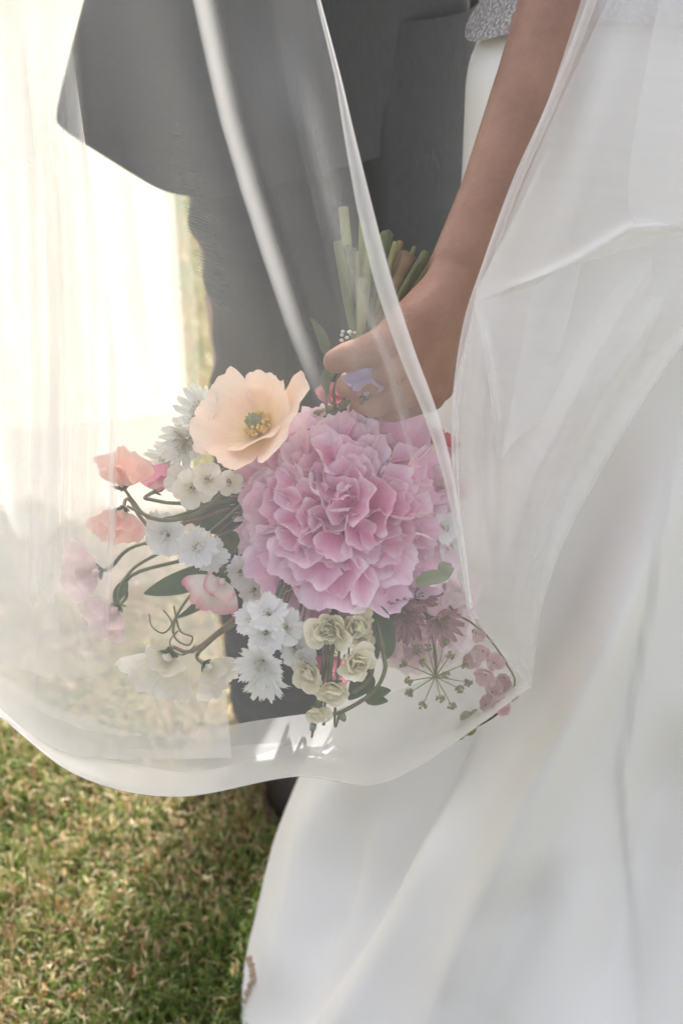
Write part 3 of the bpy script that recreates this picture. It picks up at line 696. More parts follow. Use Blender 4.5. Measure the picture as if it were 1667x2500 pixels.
def poppy(px, py, D, size, label, rx, uy, roll):
    pos = P(px, py, D); th = Thing('poppy', label, 'flower', pos, facing(pos, rx, uy, roll), GROUP)
    for k in range(6):
        inner = k % 2
        me = petal(size*(1.0 if inner else 1.06), size*(1.45 if inner else 1.6), curl=.55, tip=-.5, cup=.16, ruffle=.10, freq=1.4, notch=.035, base=.22, rnd=.24, pw=2.3, nu=25, nv=16, seed=40+k, crumple=.014)
        th.add('petal', me, M_POPPY, radial(k*math.pi/3+.2, 1.08 if inner else 1.22, .003, .001*inner, 1+.28*math.cos(2*(k*math.pi/3+.5-math.pi/4))))
    sb = MB(); r = random.Random(5)
    for k in range(110):
        az = r.uniform(0, 6.28); ph = r.uniform(.35, .95); ln = size*r.uniform(.22, .40)
        p = Vector((math.sin(ph)*math.cos(az), math.sin(ph)*math.sin(az), math.cos(ph)))*ln
        sb.tube([(0, 0, .002), p*.6+Vector((0, 0, .002)), p], .0004, 4); sb.ball(p, .0013, 6, (1, 1, 1.4))
    s = th.add('stamens', sb.mesh('stamens'), M_YELLOW); s['kind'] = 'stuff'
    pb = MB(); pb.tube([(0, 0, 0), (0, 0, .006), (0, 0, .013), (0, 0, .017)], [.003, .0058, .0062, .004], 12, 10)
    pb.ball((0, 0, .0175), .0058, 12, (1, 1, .3))
    for k in range(8): pb.tube([(0, 0, .0195), (.0055*math.cos(k*.785), .0055*math.sin(k*.785), .019)], .0007, 4)
    th.add('pistil', pb.mesh('pistil'), M_PISTIL)
    return th
po = poppy(642, 1052, 1.125, .0425, 'open peach poppy with yellow stamens beside the big pink peony', -.72, .72, .3)
stem_for(po, .05, [(760, 1040, 1.16)])

def astrantia(px, py, D, size, label, mats, fmat, rx, uy, n=22, seed=1, fl=40, to_hand=True, back=.04):
    pos = P(px, py, D); th = Thing('astrantia', label, 'flower', pos, facing(pos, rx, uy, seed), GROUP)
    r = random.Random(seed)
    me = [petal(1.0, .26, curl=.35, tip=.3, cup=.25, ruffle=.04, notch=0, base=.35, rnd=.05, nu=5, nv=8, seed=seed*7+k, point=True) for k in range(3)]
    for k in range(n):
        az = 2*math.pi*k/n+r.uniform(-.07, .07)
        th.add('bract', me[k % 3], mats, radial(az, r.uniform(.95, 1.25), .003, 0, size*r.uniform(.85, 1.05), r.uniform(-.2, .2)))
    fb = MB()
    for k in range(fl):
        az = r.uniform(0, 6.28); ph = math.acos(1-r.random()*.75); ln = size*r.uniform(.35, .55)
        p = Vector((math.sin(ph)*math.cos(az), math.sin(ph)*math.sin(az), math.cos(ph)))*ln
        fb.tube([(0, 0, 0), p], .00035, 4); fb.ball(p, size*.035, 6)
    o = th.add('florets', fb.mesh('florets'), fmat); o['kind'] = 'stuff'
    stem_for(th, back, to_hand=to_hand)
    return th
astrantia(500, 1012, 1.15, .026, 'white spiky star flower topmost above the peach poppy edge', M_GREYWHITE, M_FLORET, -.5, .5, 26, 2)
astrantia(455, 1075, 1.155, .024, 'greyish white spiky flower just below the topmost white one', M_GREYWHITE, M_FLORET, -.3, -.2, 24, 3)
astrantia(425, 1128, 1.17, .023, 'dull greenish spiky flower head above the coral sweet pea', M_GREYWHITE, M_FLORET, -.9, .2, 22, 4)
astrantia(990, 1500, 1.145, .024, 'dusky mauve spiky flower head nearest under the pink peony', M_MAUVE, M_FLORETM, -.2, -.4, 26, 5)
astrantia(1068, 1515, 1.14, .021, 'dusky mauve spiky flower seen from its side, tips pointing to the gown', M_MAUVE, M_FLORETM, .6, -.7, 20, 6, to_hand=False)
astrantia(1012, 1455, 1.17, .022, 'dark mauve spiky flower tucked tight against the peony petals', M_MAUVE, M_FLORETM, .3, .4, 22, 7, to_hand=False)

def sweet_pea(px, py, D, size, label, mstd, mwing, rx, uy, roll, seed=1, to_hand=False, via=None, stem=True, cal=M_LEAF):
    pos = P(px, py, D); th = Thing('sweet_pea', label, 'flower', pos, facing(pos, rx, uy, roll), GROUP)
    std = petal(size*1.0, size*1.75, curl=.3, tip=-.9, cup=-.14, ruffle=.26, freq=1.7, notch=.06, base=.3, rnd=.36, pw=2.2, nu=25, nv=14, seed=seed*3, crumple=.03)
    th.add('standard_petal', std, mstd, radial(math.pi/2, .75, 0, 0))
    for e in (-1, 1):
        w = petal(size*.72, size*.70, curl=.5, tip=.1, cup=.22, ruffle=.20, freq=1.3, notch=.03, base=.3, rnd=.4, nu=13, nv=9, seed=seed*3+e+1)
        th.add('wing_petal', w, mwing, radial(math.pi/2-e*.9, .45, .004, .002, 1, e*.5))
    k = petal(size*.38, size*.24, curl=1.0, cup=.7, ruffle=.02, notch=0, rnd=.5, nu=9, nv=7, seed=seed)
    th.add('keel_petal', k, mwing, radial(-math.pi/2, .4, .002, 0))
    cb = MB()
    for q in range(5):
        m = petal(size*.34, size*.16, .5, seed=q, nu=5, nv=5, notch=0, ruffle=0, point=True, rnd=.1)
        cb.add([v.co for v in m.vertices], [tuple(p.vertices) for p in m.polygons], radial(q*1.257, 1.0, .001, -.004))
    cb.ball((0, 0, -.003), size*.09, 8)
    th.add('calyx', cb.mesh('calyx'), cal)
    if stem: stem_for(th, .02, via, to_hand=to_hand)
    return th
sweet_pea(300, 1185, 1.135, .030, 'coral sweet pea blossom farthest out from the bouquet, upper of the coral pair', M_CORAL, M_CORAL, -.4, .6, .15, 2, True, [(380, 1270, 1.14), (520, 1230, 1.15), (680, 1180, 1.18)])
sweet_pea(300, 1248, 1.140, .028, 'salmon sweet pea hanging downward below the upper coral blossom', M_CORAL, M_CORAL, -.3, -.6, 2.9, 5, True, [(380, 1290, 1.15), (560, 1240, 1.16), (700, 1180, 1.19)])
sweet_pea(385, 1195, 1.15, .022, 'small hot pink sweet pea between coral blossoms and white florets', M_HOT, M_HOT, .5, .5, -.5, 7, False, [(520, 1215, 1.16)])
sweet_pea(545, 1415, 1.130, .029, 'cream sweet pea with pink blushed rim beneath the peony edge', M_CREAMPINK, M_CREAMPINK, -.3, -.5, 2.6, 8, False, [(620, 1350, 1.17)])
sweet_pea(412, 1600, 1.155, .038, 'large ivory sweet pea dangling low on a bent pale green stem', M_IVORY, M_IVORY, -.2, -.35, 2.7, 10, True, [(470, 1590, 1.16), (560, 1520, 1.15), (650, 1440, 1.16), (760, 1300, 1.20)])
sweet_pea(505, 1625, 1.165, .026, 'smaller sheer ivory sweet pea beside the large dangling ivory one', M_IVORY, M_IVORY, .5, -.5, 3.6, 12, False, [(520, 1560, 1.165), (640, 1450, 1.17)])
sweet_pea(892, 962, 1.085, .021, 'lilac sweet pea directly beneath the gripping fingers', M_LILAC, M_LILAC, .2, .4, -.2, 14, True, [(885, 985, 1.14)])
sweet_pea(1050, 1118, 1.165, .026, 'dusky rose sweet pea above the peony on the gown side', M_WINE, M_DUSKY, .5, .5, -.6, 15, True, [(980, 1080, 1.17)])
sweet_pea(1068, 1205, 1.160, .024, 'pale lilac pink sweet pea against the peony on the gown side', M_PALEPINK, M_PALEPINK, .8, .1, -1.2, 17, False, [(1000, 1160, 1.18)])
sweet_pea(240, 1395, 1.19, .032, 'washed out pale pink sweet pea under the coral pair', M_PALEPINK, M_PALEPINK, -.6, -.2, 1.8, 19, False, [(340, 1330, 1.19), (560, 1300, 1.2)])
sweet_pea(285, 1485, 1.20, .028, 'washed out pale pink sweet pea lowest above the ivory one', M_PALEPINK, M_PALEPINK, -.5, -.6, 2.4, 21, False, [(330, 1400, 1.19), (560, 1320, 1.2)])
sweet_pea(800, 1600, 1.185, .028, 'wine red sweet pea behind the cream stock rosettes', M_WINE, M_WINE, .1, -.7, 3.0, 23, True, [(810, 1450, 1.2)])
sweet_pea(812, 985, 1.150, .018, 'small red sweet pea between peach poppy and pink peony top', M_WINE, M_WINE, -.3, .6, .3, 24, False)

def dianthus(px, py, D, size, label, rx, uy, roll, mat=M_WHITE, n=5, seed=1, fringe=.10, wide=.95, phi=1.25, stem=True, name='dianthus', via=None):
    pos = P(px, py, D); th = Thing(name, label, 'flower', pos, facing(pos, rx, uy, roll), GROUP)
    r = random.Random(seed)
    for k in range(n):
        me = petal(size, size*wide, curl=.25, tip=-.35, cup=.08, ruffle=.08, freq=3.2, notch=fringe, base=.14, rnd=.28, nu=15, nv=7, seed=seed*11+k)
        th.add('petal', me, mat, radial(2*math.pi*k/n+r.uniform(-.1, .1), phi+r.uniform(-.12, .12), .001, .0008*(k % 2)))
    sb = MB()
    for k in range(7):
        az = r.uniform(0, 6.28); p = Vector((.22*size*math.cos(az), .22*size*math.sin(az), size*.35))
        sb.tube([(0, 0, 0), p], .0003, 4); sb.ball(p, .0009, 6)
    th.add('stamens', sb.mesh('stamens'), M_FLORET)
    th.add('calyx', tube_mesh('calyx', [(0, 0, .001), (0, 0, -.006), (0, 0, -.013)], [.0022, .0028, .0018], 8), M_STEM)
    if stem: stem_for(th, .016, via, to_hand=True)
    return th
dianthus(655, 1500, 1.105, .016, 'white fringed floret touching the peony, uppermost in the white cluster', -.1, .3, .3, seed=2)
dianthus(618, 1512, 1.110, .014, 'white fringed floret on the trouser side of the white cluster', -.6, .2, .9, seed=3)
dianthus(650, 1545, 1.102, .016, 'white fringed floret in the middle of the white cluster', -.1, -.2, 1.4, seed=4)
dianthus(698, 1532, 1.108, .015, 'white fringed floret on the cream stock side of the white cluster', .4, .1, 2.0, seed=5)
dianthus(720, 1580, 1.118, .014, 'white fringed floret tucked under the cream stock rosettes', .2, -.5, 2.6, seed=6)
dianthus(738, 1604, 1.122, .012, 'tiny white floret lowest in the white cluster beside the red sweet pea', .3, -.7, .6, seed=16)
dianthus(642, 1612, 1.100, .0230, 'white ragged many petalled bloom hanging below the white cluster', -.25, -.55, .5, n=13, wide=.42, fringe=.14, seed=7, phi=1.05)
dianthus(648, 1652, 1.105, .0190, 'second white ragged bloom drooping lowest over the trouser leg', .0, -1.1, 1.1, n=11, wide=.42, fringe=.14, seed=8, phi=1.0)
dianthus(410, 1305, 1.150, .018, 'pale white frilled floret below the salmon sweet pea', -.3, -.1, .2, seed=9)
dianthus(388, 1290, 1.155, .014, 'small pale white frilled floret touching the salmon sweet pea', -.7, .1, .8, seed=21)
dianthus(480, 1335, 1.140, .017, 'pale white frilled floret between salmon sweet pea and peony', .1, -.1, 1.2, seed=10)
dianthus(512, 1352, 1.145, .015, 'pale white frilled floret above the pink rimmed sweet pea', .4, -.3, 2.2, seed=11)
dianthus(585, 1395, 1.150, .014, 'white frilled floret wedged between pink rimmed sweet pea and peony', .3, -.2, .4, seed=22)
dianthus(620, 1440, 1.150, .013, 'white frilled floret right below the peony guard petals', .1, -.4, 1.7, seed=23)
dianthus(470, 1190, 1.125, .017, 'creamy white five petalled floret beneath the peach poppy', .1, -.1, .7, M_IVORY, seed=12, fringe=.02, name='stock_floret')
dianthus(505, 1172, 1.120, .014, 'creamy white floret touching the peach poppy rim', .5, .2, 1.9, M_IVORY, seed=13, fringe=.02, name='stock_floret')
dianthus(445, 1175, 1.132, .014, 'creamy white floret nearest the hot pink sweet pea', -.5, .1, 1.2, M_IVORY, seed=14, fringe=.02, name='stock_floret')
dianthus(560, 1175, 1.135, .011, 'creamy slim floret hanging under the poppy beside the peony', .1, -.5, 2.9, M_IVORY, seed=15, fringe=.02, name='stock_floret')
dianthus(1078, 1290, 1.165, .014, 'white floret beside the peony near the gathered tulle', .7, 0, .5, seed=17)
dianthus(1090, 1335, 1.175, .013, 'second white floret near the gathered tulle, above the pale green leaf', .8, -.2, 1.5, seed=18)

def rosette(px, py, D, size, label, mat, rx, uy, n=16, seed=1, stem=True, name='stock_flower', to_hand=False, via=None):
    pos = P(px, py, D); th = Thing(name, label, 'flower', pos, facing(pos, rx, uy, seed), GROUP)
    r = random.Random(seed)
    var = [petal(1.0, 1.05, curl=1.05, tip=-1.1*k/3, cup=.30, ruffle=.24, freq=1.2, notch=.03, base=.3, rnd=.35, nu=11, nv=8, seed=seed*5+k) for k in range(4)]
    n += 8
    for k in range(n):
        f = k/(n-1); phi = .12+1.2*f**.8
        th.add('petal', var[r.randrange(4)], mat, radial(k*2.399963+r.uniform(-.6, .6), phi+r.uniform(-.22, .22), size*.08, -size*.15*f, size*(.55+.45*f)*r.uniform(.75, 1.15), r.uniform(-.6, .6)))
    cb = MB()
    for q in range(5):
        m = petal(size*.55, size*.3, .5, seed=q, nu=5, nv=5, notch=0, ruffle=0, rnd=.5)
        cb.add([v.co for v in m.vertices], [tuple(p.vertices) for p in m.polygons], radial(q*1.257, 1.5, .001, -size*.3))
    th.add('calyx', cb.mesh('calyx'), M_STEM)
    if stem: stem_for(th, .02, via, to_hand=to_hand)
    return th
rosette(805, 1535, 1.110, .0225, 'largest cream stock rosette hugging the underside of the pink peony', M_CREAM, -.1, -.2, 18, 2, to_hand=True)
rosette(870, 1530, 1.122, .0185, 'cream stock rosette nearest the dark green sepal under the peony', M_CREAM, .3, 0, 14, 3, to_hand=True)
rosette(885, 1560, 1.125, .0140, 'small cream stock rosette just below its larger neighbour', M_CREAM, .4, -.4, 12, 4)
rosette(868, 1615, 1.112, .0185, 'cream stock rosette hanging alone beside the curved green stems', M_CREAM, .3, -.2, 16, 5, to_hand=True)
rosette(755, 1645, 1.120, .0150, 'cream stock rosette next to the red sweet pea', M_CREAM, -.6, -.3, 12, 6, to_hand=True)
rosette(812, 1680, 1.108, .0175, 'half open cream stock bloom facing down with green calyx', M_CREAM, .1, -1.3, 12, 7, to_hand=True)
rosette(775, 1735, 1.115, .0120, 'greenish cream stock bloom lowest above the tulle hem', M_CREAM, -.2, -1.0, 10, 8, to_hand=True)
def bud(px, py, D, size, label, mat, rx, uy, seed=1, stem=True):
    pos = P(px, py, D); th = Thing('flower_bud', label, 'bud', pos, facing(pos, rx, uy, seed), GROUP)
    for k in range(5):
        me = petal(size, size*.75, curl=1.3, cup=.6, ruffle=.03, notch=.01, base=.3, rnd=.5, nu=9, nv=8, seed=seed+k)
        th.add('petal', me, mat, radial(k*1.257, .75, .001, 0))
    cb = MB()
    for q in range(4):
        m = petal(size*.7, size*.4, 1.2, seed=q, nu=5, nv=5, notch=0, ruffle=0, cup=.5, rnd=.4)
        cb.add([v.co for v in m.vertices], [tuple(p.vertices) for p in m.polygons], radial(q*1.57, .95, .001, -.002))
    th.add('calyx', cb.mesh('calyx'), M_STEM)
    if stem: stem_for(th, .012, to_hand=False, r=.001)
for a in [(895, 1490, 1.135, .010, 'cream bud against the peony between stock and dark sepal', M_CREAM, .4, .2, 1), (882, 1512, 1.13, .009, 'cream bud just under the highest bud', M_CREAM, .6, -.2, 2),
          (800, 1738, 1.12, .008, 'green tinged bud beside the lowest stock bloom', M_CREAM, .2, -.9, 4), (832, 1742, 1.122, .008, 'green bud at the end of the curved stem', M_LEAFPALE, .5, -1, 5),
          (765, 1768, 1.125, .007, 'tiny green bud hanging lowest of all under the stock', M_LEAFPALE, -.2, -1.1, 6)]:
    bud(*a)

def umbel(px, py, D, size, label):
    pos = P(px, py, D); th = Thing('seed_umbel', label, 'flower', pos, facing(pos, .1, .1), GROUP)
    r = random.Random(4)
    for k in range(15):
        az = k*2.399963; ph = .25+1.25*math.sqrt(k/14); ln = size*r.uniform(.85, 1.05)
        p = Vector((math.sin(ph)*math.cos(az), math.sin(ph)*math.sin(az), math.cos(ph)*.7))*ln
        ray = th.add('ray', tube_mesh('ray', [(0, 0, 0), p*.55+Vector((0, 0, size*.05)), p], [.0006, .0005, .0004], 5, 7), M_STEMPALE)
        kb = MB()
        for q in range(14):
            d = Vector((r.gauss(0, 1), r.gauss(0, 1), r.gauss(0, 1))).normalized()*size*.10
            kb.tube([p, p+d], .0003, 4); kb.ball(p+d, .0013, 6)
        o = th.add('seed_head', kb.mesh('seed_head'), M_BUD, parent=ray); o['kind'] = 'stuff'
    me = tube_mesh('stem', [th.loc(q) for q in (pos, P(1062, 1600, D+.01), P(1040, 1500, D+.05), P(930, 1200, 1.21), P(905, 900, 1.13), P(955, 700, 1.15), P(1000, 640, 1.15))], [.0013, .0014, .0015, .002, .002, .002, .002], 8, 26)
    th.add('stem', me, M_STEM)
umbel(1062, 1652, 1.14, .029, 'airy green umbel of knobbly seed heads against the white gown')

def larkspur():
    path = [P(1150, 1520, 1.16), P(1195, 1560, 1.15), P(1235, 1620, 1.14), P(1256, 1668, 1.135), P(1225, 1730, 1.14), P(1180, 1765, 1.14), P(1130, 1785, 1.14)]
    th = Thing('larkspur', 'arching spray of dusky pink florets ending in green buds along the tulle edge', 'flower', path[0], None, GROUP)
    pts = [th.loc(p) for p in path]; back = [th.loc(P(1090, 1470, 1.22)), th.loc(P(960, 1250, 1.24)), th.loc(P(900, 1000, 1.17))]
    th.add('stem', tube_mesh('stem', back[::-1]+pts, [.0010]*3+[.0009, .0009, .0009, .0009, .0009, .0008, .0007], 7, 44), M_STEM)
    r = random.Random(8)
    me = [petal(1.0, .9, curl=.9, tip=-.3, cup=.35, ruffle=.10, notch=.03, base=.25, rnd=.35, nu=9, nv=7, seed=60+k) for k in range(4)]
    spots = [(1160, 1545, .009), (1178, 1590, .011), (1150, 1600, .011), (1205, 1618, .011), (1185, 1645, .012), (1230, 1655, .012), (1200, 1690, .013), (1235, 1700, .012), (1185, 1722, .013), (1212, 1728, .011)]
    for k, (a, b, s) in enumerate(spots):
        c = P(a, b, 1.135+r.uniform(-.01, .012)); m = Matrix.LocRotScale(th.loc(c), facing(c, r.uniform(-.6, .6), r.uniform(-.8, .4), r.uniform(0, 6)), None)
        fl = link('floret', MB().ball((0, 0, -.002), .0022, 8).mesh('floret_heart'), M_FLORETM, th.o, m)
        for q in range(6):
            link('petal', me[q % 4], M_DUSKY, fl, radial(q*1.047+r.uniform(-.2, .2), r.uniform(.8, 1.25), .001, 0, s))
    for (a, b, s) in [(1150, 1760, .0062), (1138, 1752, .0055), (1128, 1782, .0058), (1145, 1778, .006), (1122, 1795, .004), (1160, 1745, .0045)]:
        bb = MB().ball(th.loc(P(a, b, 1.14)), s, 10, (1, .8, 1.15)); bb.tube([th.loc(P(a, b, 1.14)), th.loc(P(1160, 1772, 1.14))], .0007, 5)
        th.add('bud', bb.mesh('bud'), M_BUD)
larkspur()

# loose leaves, sepals, tendrils
def leaf(pts, w, label, mat=M_LEAF, name='leaf', cat='leaf'):
    """a blade with a folded midrib along a path of (px, py, D)"""
    path = catmull(np.array([tuple(P(*p)) for p in pts]), 14); V, UV = [], []
    for i in range(14):
        t = i/13; ww = w*math.sin(math.pi*min(1, (t*.96+.04))**.75)
        tg = path[min(i+1, 13)]-path[max(i-1, 0)]; tg /= np.linalg.norm(tg)
        vw = path[i]-CAM; vw /= np.linalg.norm(vw); sd = np.cross(tg, vw); sd /= np.linalg.norm(sd)+1e-9
        for j, u in enumerate((-1, -.5, 0, .5, 1)):
            V.append(path[i]+sd*u*ww+vw*(.30*ww*(1-abs(u))+.08*ww*math.sin(9*t+3*u))); UV.append((j/4, t))
    o0 = Vector(path[0])
    me = mesh_of('leaf', [Vector(v)-o0 for v in V], grid_faces(14, 5), UV)
    o = link(name, me, mat); o.location = o0
    return tag(o, label, cat, 'leaves and tendrils of the bridal bouquet')
leaf([(800, 870, 1.12), (785, 820, 1.115), (758, 775, 1.115)], .0045, 'slender pointed leaf rising beside the thumb')
leaf([(815, 900, 1.12), (795, 925, 1.125), (800, 965, 1.13)], .0050, 'small curled leaf under the thumb tip')
leaf([(560, 1385, 1.155), (480, 1410, 1.16), (400, 1435, 1.165), (350, 1450, 1.17)], .010, 'long grey green leaf beside the pale pink sweet pea')
leaf([(560, 1390, 1.16), (520, 1430, 1.16), (480, 1480, 1.165), (430, 1510, 1.165)], .006, 'narrow grey green leaf pointing down to the ivory sweet pea')
leaf([(920, 1480, 1.13), (935, 1530, 1.125), (945, 1585, 1.12), (935, 1612, 1.12)], .0085, 'dark green sepal folded beside the cream stock')
leaf([(900, 1640, 1.135), (880, 1670, 1.135), (850, 1710, 1.135)], .0100, 'broad dark leaf behind the curved green stems')
leaf([(895, 1698, 1.12), (925, 1690, 1.12), (955, 1685, 1.12)], .0055, 'dark upper leaflet at the tip of the curved stem')
leaf([(890, 1705, 1.12), (920, 1708, 1.122), (948, 1712, 1.122)], .0050, 'dark lower leaflet at the tip of the curved stem')
leaf([(1015, 1425, 1.13), (1050, 1410, 1.125), (1085, 1405, 1.125), (1108, 1385, 1.125)], .0060, 'pale green twisted leaf below the peony on the gown side', M_LEAFPALE)
leaf([(1070, 1395, 1.13), (1090, 1385, 1.12), (1100, 1375, 1.12)], .0060, 'short pale green leaf tip beside the twisted leaf', M_LEAFPALE)
leaf([(310, 1420, 1.185), (290, 1450, 1.18), (282, 1480, 1.18)], .005, 'short dusky leaf under the pale pink sweet pea')
leaf([(540, 1000, 1.14), (560, 985, 1.14), (580, 970, 1.14)], .006, 'grey green leaf peeking out above the peach poppy', M_LEAFPALE)
rl = random.Random(21)
FILL = [(560, 1240, 'dark leaf behind the dark stalks, nearest the peony flank'), (600, 1180, 'dark leaf between poppy underside and peony'), (520, 1250, 'dark leaf under the stalk bunch beside the pale frilled floret'),
        (590, 1300, 'dark leaf hugging the peony flank under the stalks'), (560, 1330, 'dark leaf above the pink rimmed sweet pea'), (500, 1275, 'dark leaf between the two pale frilled florets'),
        (640, 1420, 'dark leaf above the white fringed cluster'), (700, 1480, 'dark leaf between white fringed cluster and largest cream rosette'), (760, 1560, 'dark leaf beside the wine red sweet pea'),
        (900, 1470, 'dark leaf behind the cream buds'), (960, 1440, 'dark leaf between cream buds and mauve spiky heads'), (900, 1600, 'dark leaf inside the bend of the curved stems'),
        (1040, 1400, 'dark leaf under the pale green twisted leaf'), (1070, 1260, 'dark leaf behind the white florets on the gown side'), (1075, 1340, 'dark leaf above the pale green leaf tip'),
        (830, 990, 'dark leaf on top of the peony below the fingers'), (1045, 1170, 'dark leaf between dusky rose and pale lilac sweet peas')]
for k, (a, b, lab) in enumerate(FILL):
    ang = math.atan2(b-1240, a-840)+rl.uniform(-.6, .6); ln = rl.uniform(70, 120)
    leaf([(a-math.cos(ang)*ln*.5, b-math.sin(ang)*ln*.5, 1.19), (a, b, 1.180+rl.uniform(0, .02)), (a+math.cos(ang)*ln*.6, b+math.sin(ang)*ln*.6, 1.20)], rl.uniform(.006, .010), lab)
def tendril(pts, r, label, mat=M_STEM, n=40):
    o0 = P(*pts[0])
    o = link('tendril', tube_mesh('tendril', [P(*p)-o0 for p in pts], r, 6, n), mat); o.location = o0
    tag(o, label, 'tendril', 'leaves and tendrils of the bridal bouquet')
tendril([(600, 1350, 1.17), (520, 1400, 1.16), (460, 1460, 1.16), (425, 1520, 1.155), (430, 1560, 1.15), (460, 1575, 1.15), (470, 1555, 1.15), (440, 1540, 1.155), (425, 1480, 1.16)], [.0012]*4+[.0008]*5, 'curly tendril winding above the ivory sweet pea')
tendril([(390, 1350, 1.18), (330, 1385, 1.18), (295, 1430, 1.175), (290, 1470, 1.17), (310, 1480, 1.17)], [.0016, .0015, .0013, .001, .0007], 'bent purple green tendril under the pale frilled floret')
tendril([(435, 1540, 1.155), (415, 1565, 1.15), (425, 1590, 1.15), (450, 1598, 1.15), (478, 1575, 1.15)], .0007, 'thin tendril loop lying over the ivory sweet pea')
tendril([(365, 1500, 1.165), (372, 1530, 1.16), (400, 1545, 1.16), (420, 1520, 1.16), (400, 1490, 1.16)], .0007, 'thin tendril loop nearest the lowest pale pink sweet pea')
tendril([(545, 1205, 1.145), (480, 1255, 1.14), (400, 1270, 1.135), (340, 1250, 1.13), (310, 1235, 1.128)], [.0018]*3+[.0014, .001], 'arching green stalk leading to the coral sweet peas')
for k, lab in enumerate(('topmost dark stalk under the creamy white florets', 'second dark stalk down from the creamy white florets', 'dark stalk through the middle of the stalk bunch by the peony', 'dark stalk just below the middle of the stalk bunch', 'second lowest dark stalk above the pale frilled florets', 'lowest dark stalk touching the pale frilled florets')):
    tendril([(700, 1190+k*14, 1.19), (600, 1205+k*10, 1.165), (520, 1205+k*12, 1.158), (455, 1215+k*10, 1.155)], .0016, lab, M_STEMDARK, 16)
tendril([(905, 1440, 1.14), (935, 1590, 1.12), (938, 1640, 1.115), (910, 1690, 1.115), (850, 1730, 1.12), (810, 1745, 1.12)], [.002, .0018, .0017, .0016, .0016, .0014], 'thick green stem curving down round to the lowest stock')
tendril([(860, 1560, 1.135), (900, 1600, 1.125), (908, 1640, 1.12), (890, 1672, 1.12), (862, 1690, 1.122)], [.0016]*5, 'shorter green stem curving inside the thick one')
for k, (dx, lab) in enumerate(((0, 'thin green stalk hanging from the thumb tip'), (16, 'thin pale stalk hanging behind the curled index finger'), (34, 'short thin stalk just above the small red sweet pea'))):
    tendril([(818+dx, 905, 1.125), (800+dx, 945, 1.13), (796+dx*1.3, 985, 1.14), (806+dx, 1030, 1.16)], .0013, lab, M_STEM, 16)
# small white filler sprig against the thumb
sp = Thing('filler_sprig', 'tiny white filler blossoms against the stems above the thumb', 'flower', P(850, 825, 1.10), None, GROUP)
rs = random.Random(3)
for k in range(16):
    c = P(rs.uniform(822, 872), rs.uniform(808, 850), 1.098+rs.uniform(0, .012))
    sp.add('blossom', MB().ball(sp.loc(c), rs.uniform(.0012, .0024), 8, (1, 1, .7)).mesh('blossom'), M_WHITE)

# ------------------------------------------------------------------ veil
veil = Thing('wedding_veil', 'sheer white tulle veil swept round the couple and over the bouquet', 'veil', (.2, 1.1, 0.9))
def sheet(name, rows, folds, mat, nu=240, nv=150, noise=.003, seed=1, freq=1.0):
    """cloth through a net of (px, py, depth) knots; folds push it along the line of sight"""
    g0 = np.array(rows, float)
    g1 = catmull(g0, nv); g2 = np.swapaxes(catmull(np.swapaxes(g1, 0, 1), nu), 0, 1)
    px, py, D = g2[..., 0], g2[..., 1], g2[..., 2]
    r = np.random.RandomState(seed)
    D = D-fold_disp(px, py, folds)
    for k in range(4):
        a = r.uniform(-.3, .3); f = r.uniform(.006, .016)*freq
        D = D+noise*np.sin(px*f*math.cos(a)+py*f*.25*math.sin(a+1)+r.uniform(0, 6))
    pts = Pa(px, py, D)-np.array(veil.o.location)
    uv = np.stack([np.tile(np.linspace(0, 1, nu), (nv, 1)), np.tile(np.linspace(0, 1, nv)[:, None], (1, nu))], -1).reshape(-1, 2)
    return veil.add(name, mesh_of(name, pts.reshape(-1, 3), grid_faces(nv, nu), uv), mat)
HEM_LINE = [(752, -120), (782, 0), (830, 180), (866, 330), (908, 500), (955, 680), (1010, 850), (1065, 1000), (1098, 1120), (1122, 1250), (1140, 1380), (1150, 1485)]
A_rows = [
 [(-250, -120, 1.06), (-20, -120, 1.04), (200, -120, 1.0), (420, -120, .99), (560, -120, .99), (660, -120, .99), (752, -120, .985)],
 [(-250, 180, 1.06), (-20, 180, 1.04), (210, 180, 1.0), (430, 180, .99), (590, 180, .99), (720, 180, .99), (830, 180, .985)],
 [(-250, 500, 1.06), (-10, 500, 1.04), (220, 500, 1.01), (450, 500, .995), (630, 500, .995), (780, 500, .99), (908, 500, .99)],
 [(-250, 850, 1.06), (0, 850, 1.05), (240, 850, 1.03), (490, 850, 1.01), (690, 850, 1.005), (870, 850, 1.0), (1010, 850, 1.0)],
 [(-250, 1130, 1.06), (0, 1150, 1.06), (255, 1150, 1.05), (520, 1150, 1.03), (750, 1150, 1.02), (940, 1140, 1.02), (1100, 1130, 1.02)],
 [(-250, 1360, 1.07), (0, 1440, 1.07), (260, 1470, 1.06), (535, 1480, 1.045), (780, 1480, 1.04), (990, 1480, 1.04), (1150, 1485, 1.04)],
 [(-250, 1500, 1.09), (0, 1610, 1.09), (220, 1690, 1.08), (460, 1720, 1.07), (730, 1700, 1.06), (980, 1670, 1.06), (1222, 1580, 1.07)],
 [(-250, 1580, 1.12), (-10, 1745, 1.12), (190, 1895, 1.11), (430, 1947, 1.10), (720, 1898, 1.10), (960, 1905, 1.10), (1293, 1680, 1.10)]]
A_STREAK = [(400, -500), (440, -140), (468, 0), (500, 150), (535, 300), (585, 470), (640, 640), (690, 790), (740, 920), (800, 1060), (840, 1150)]
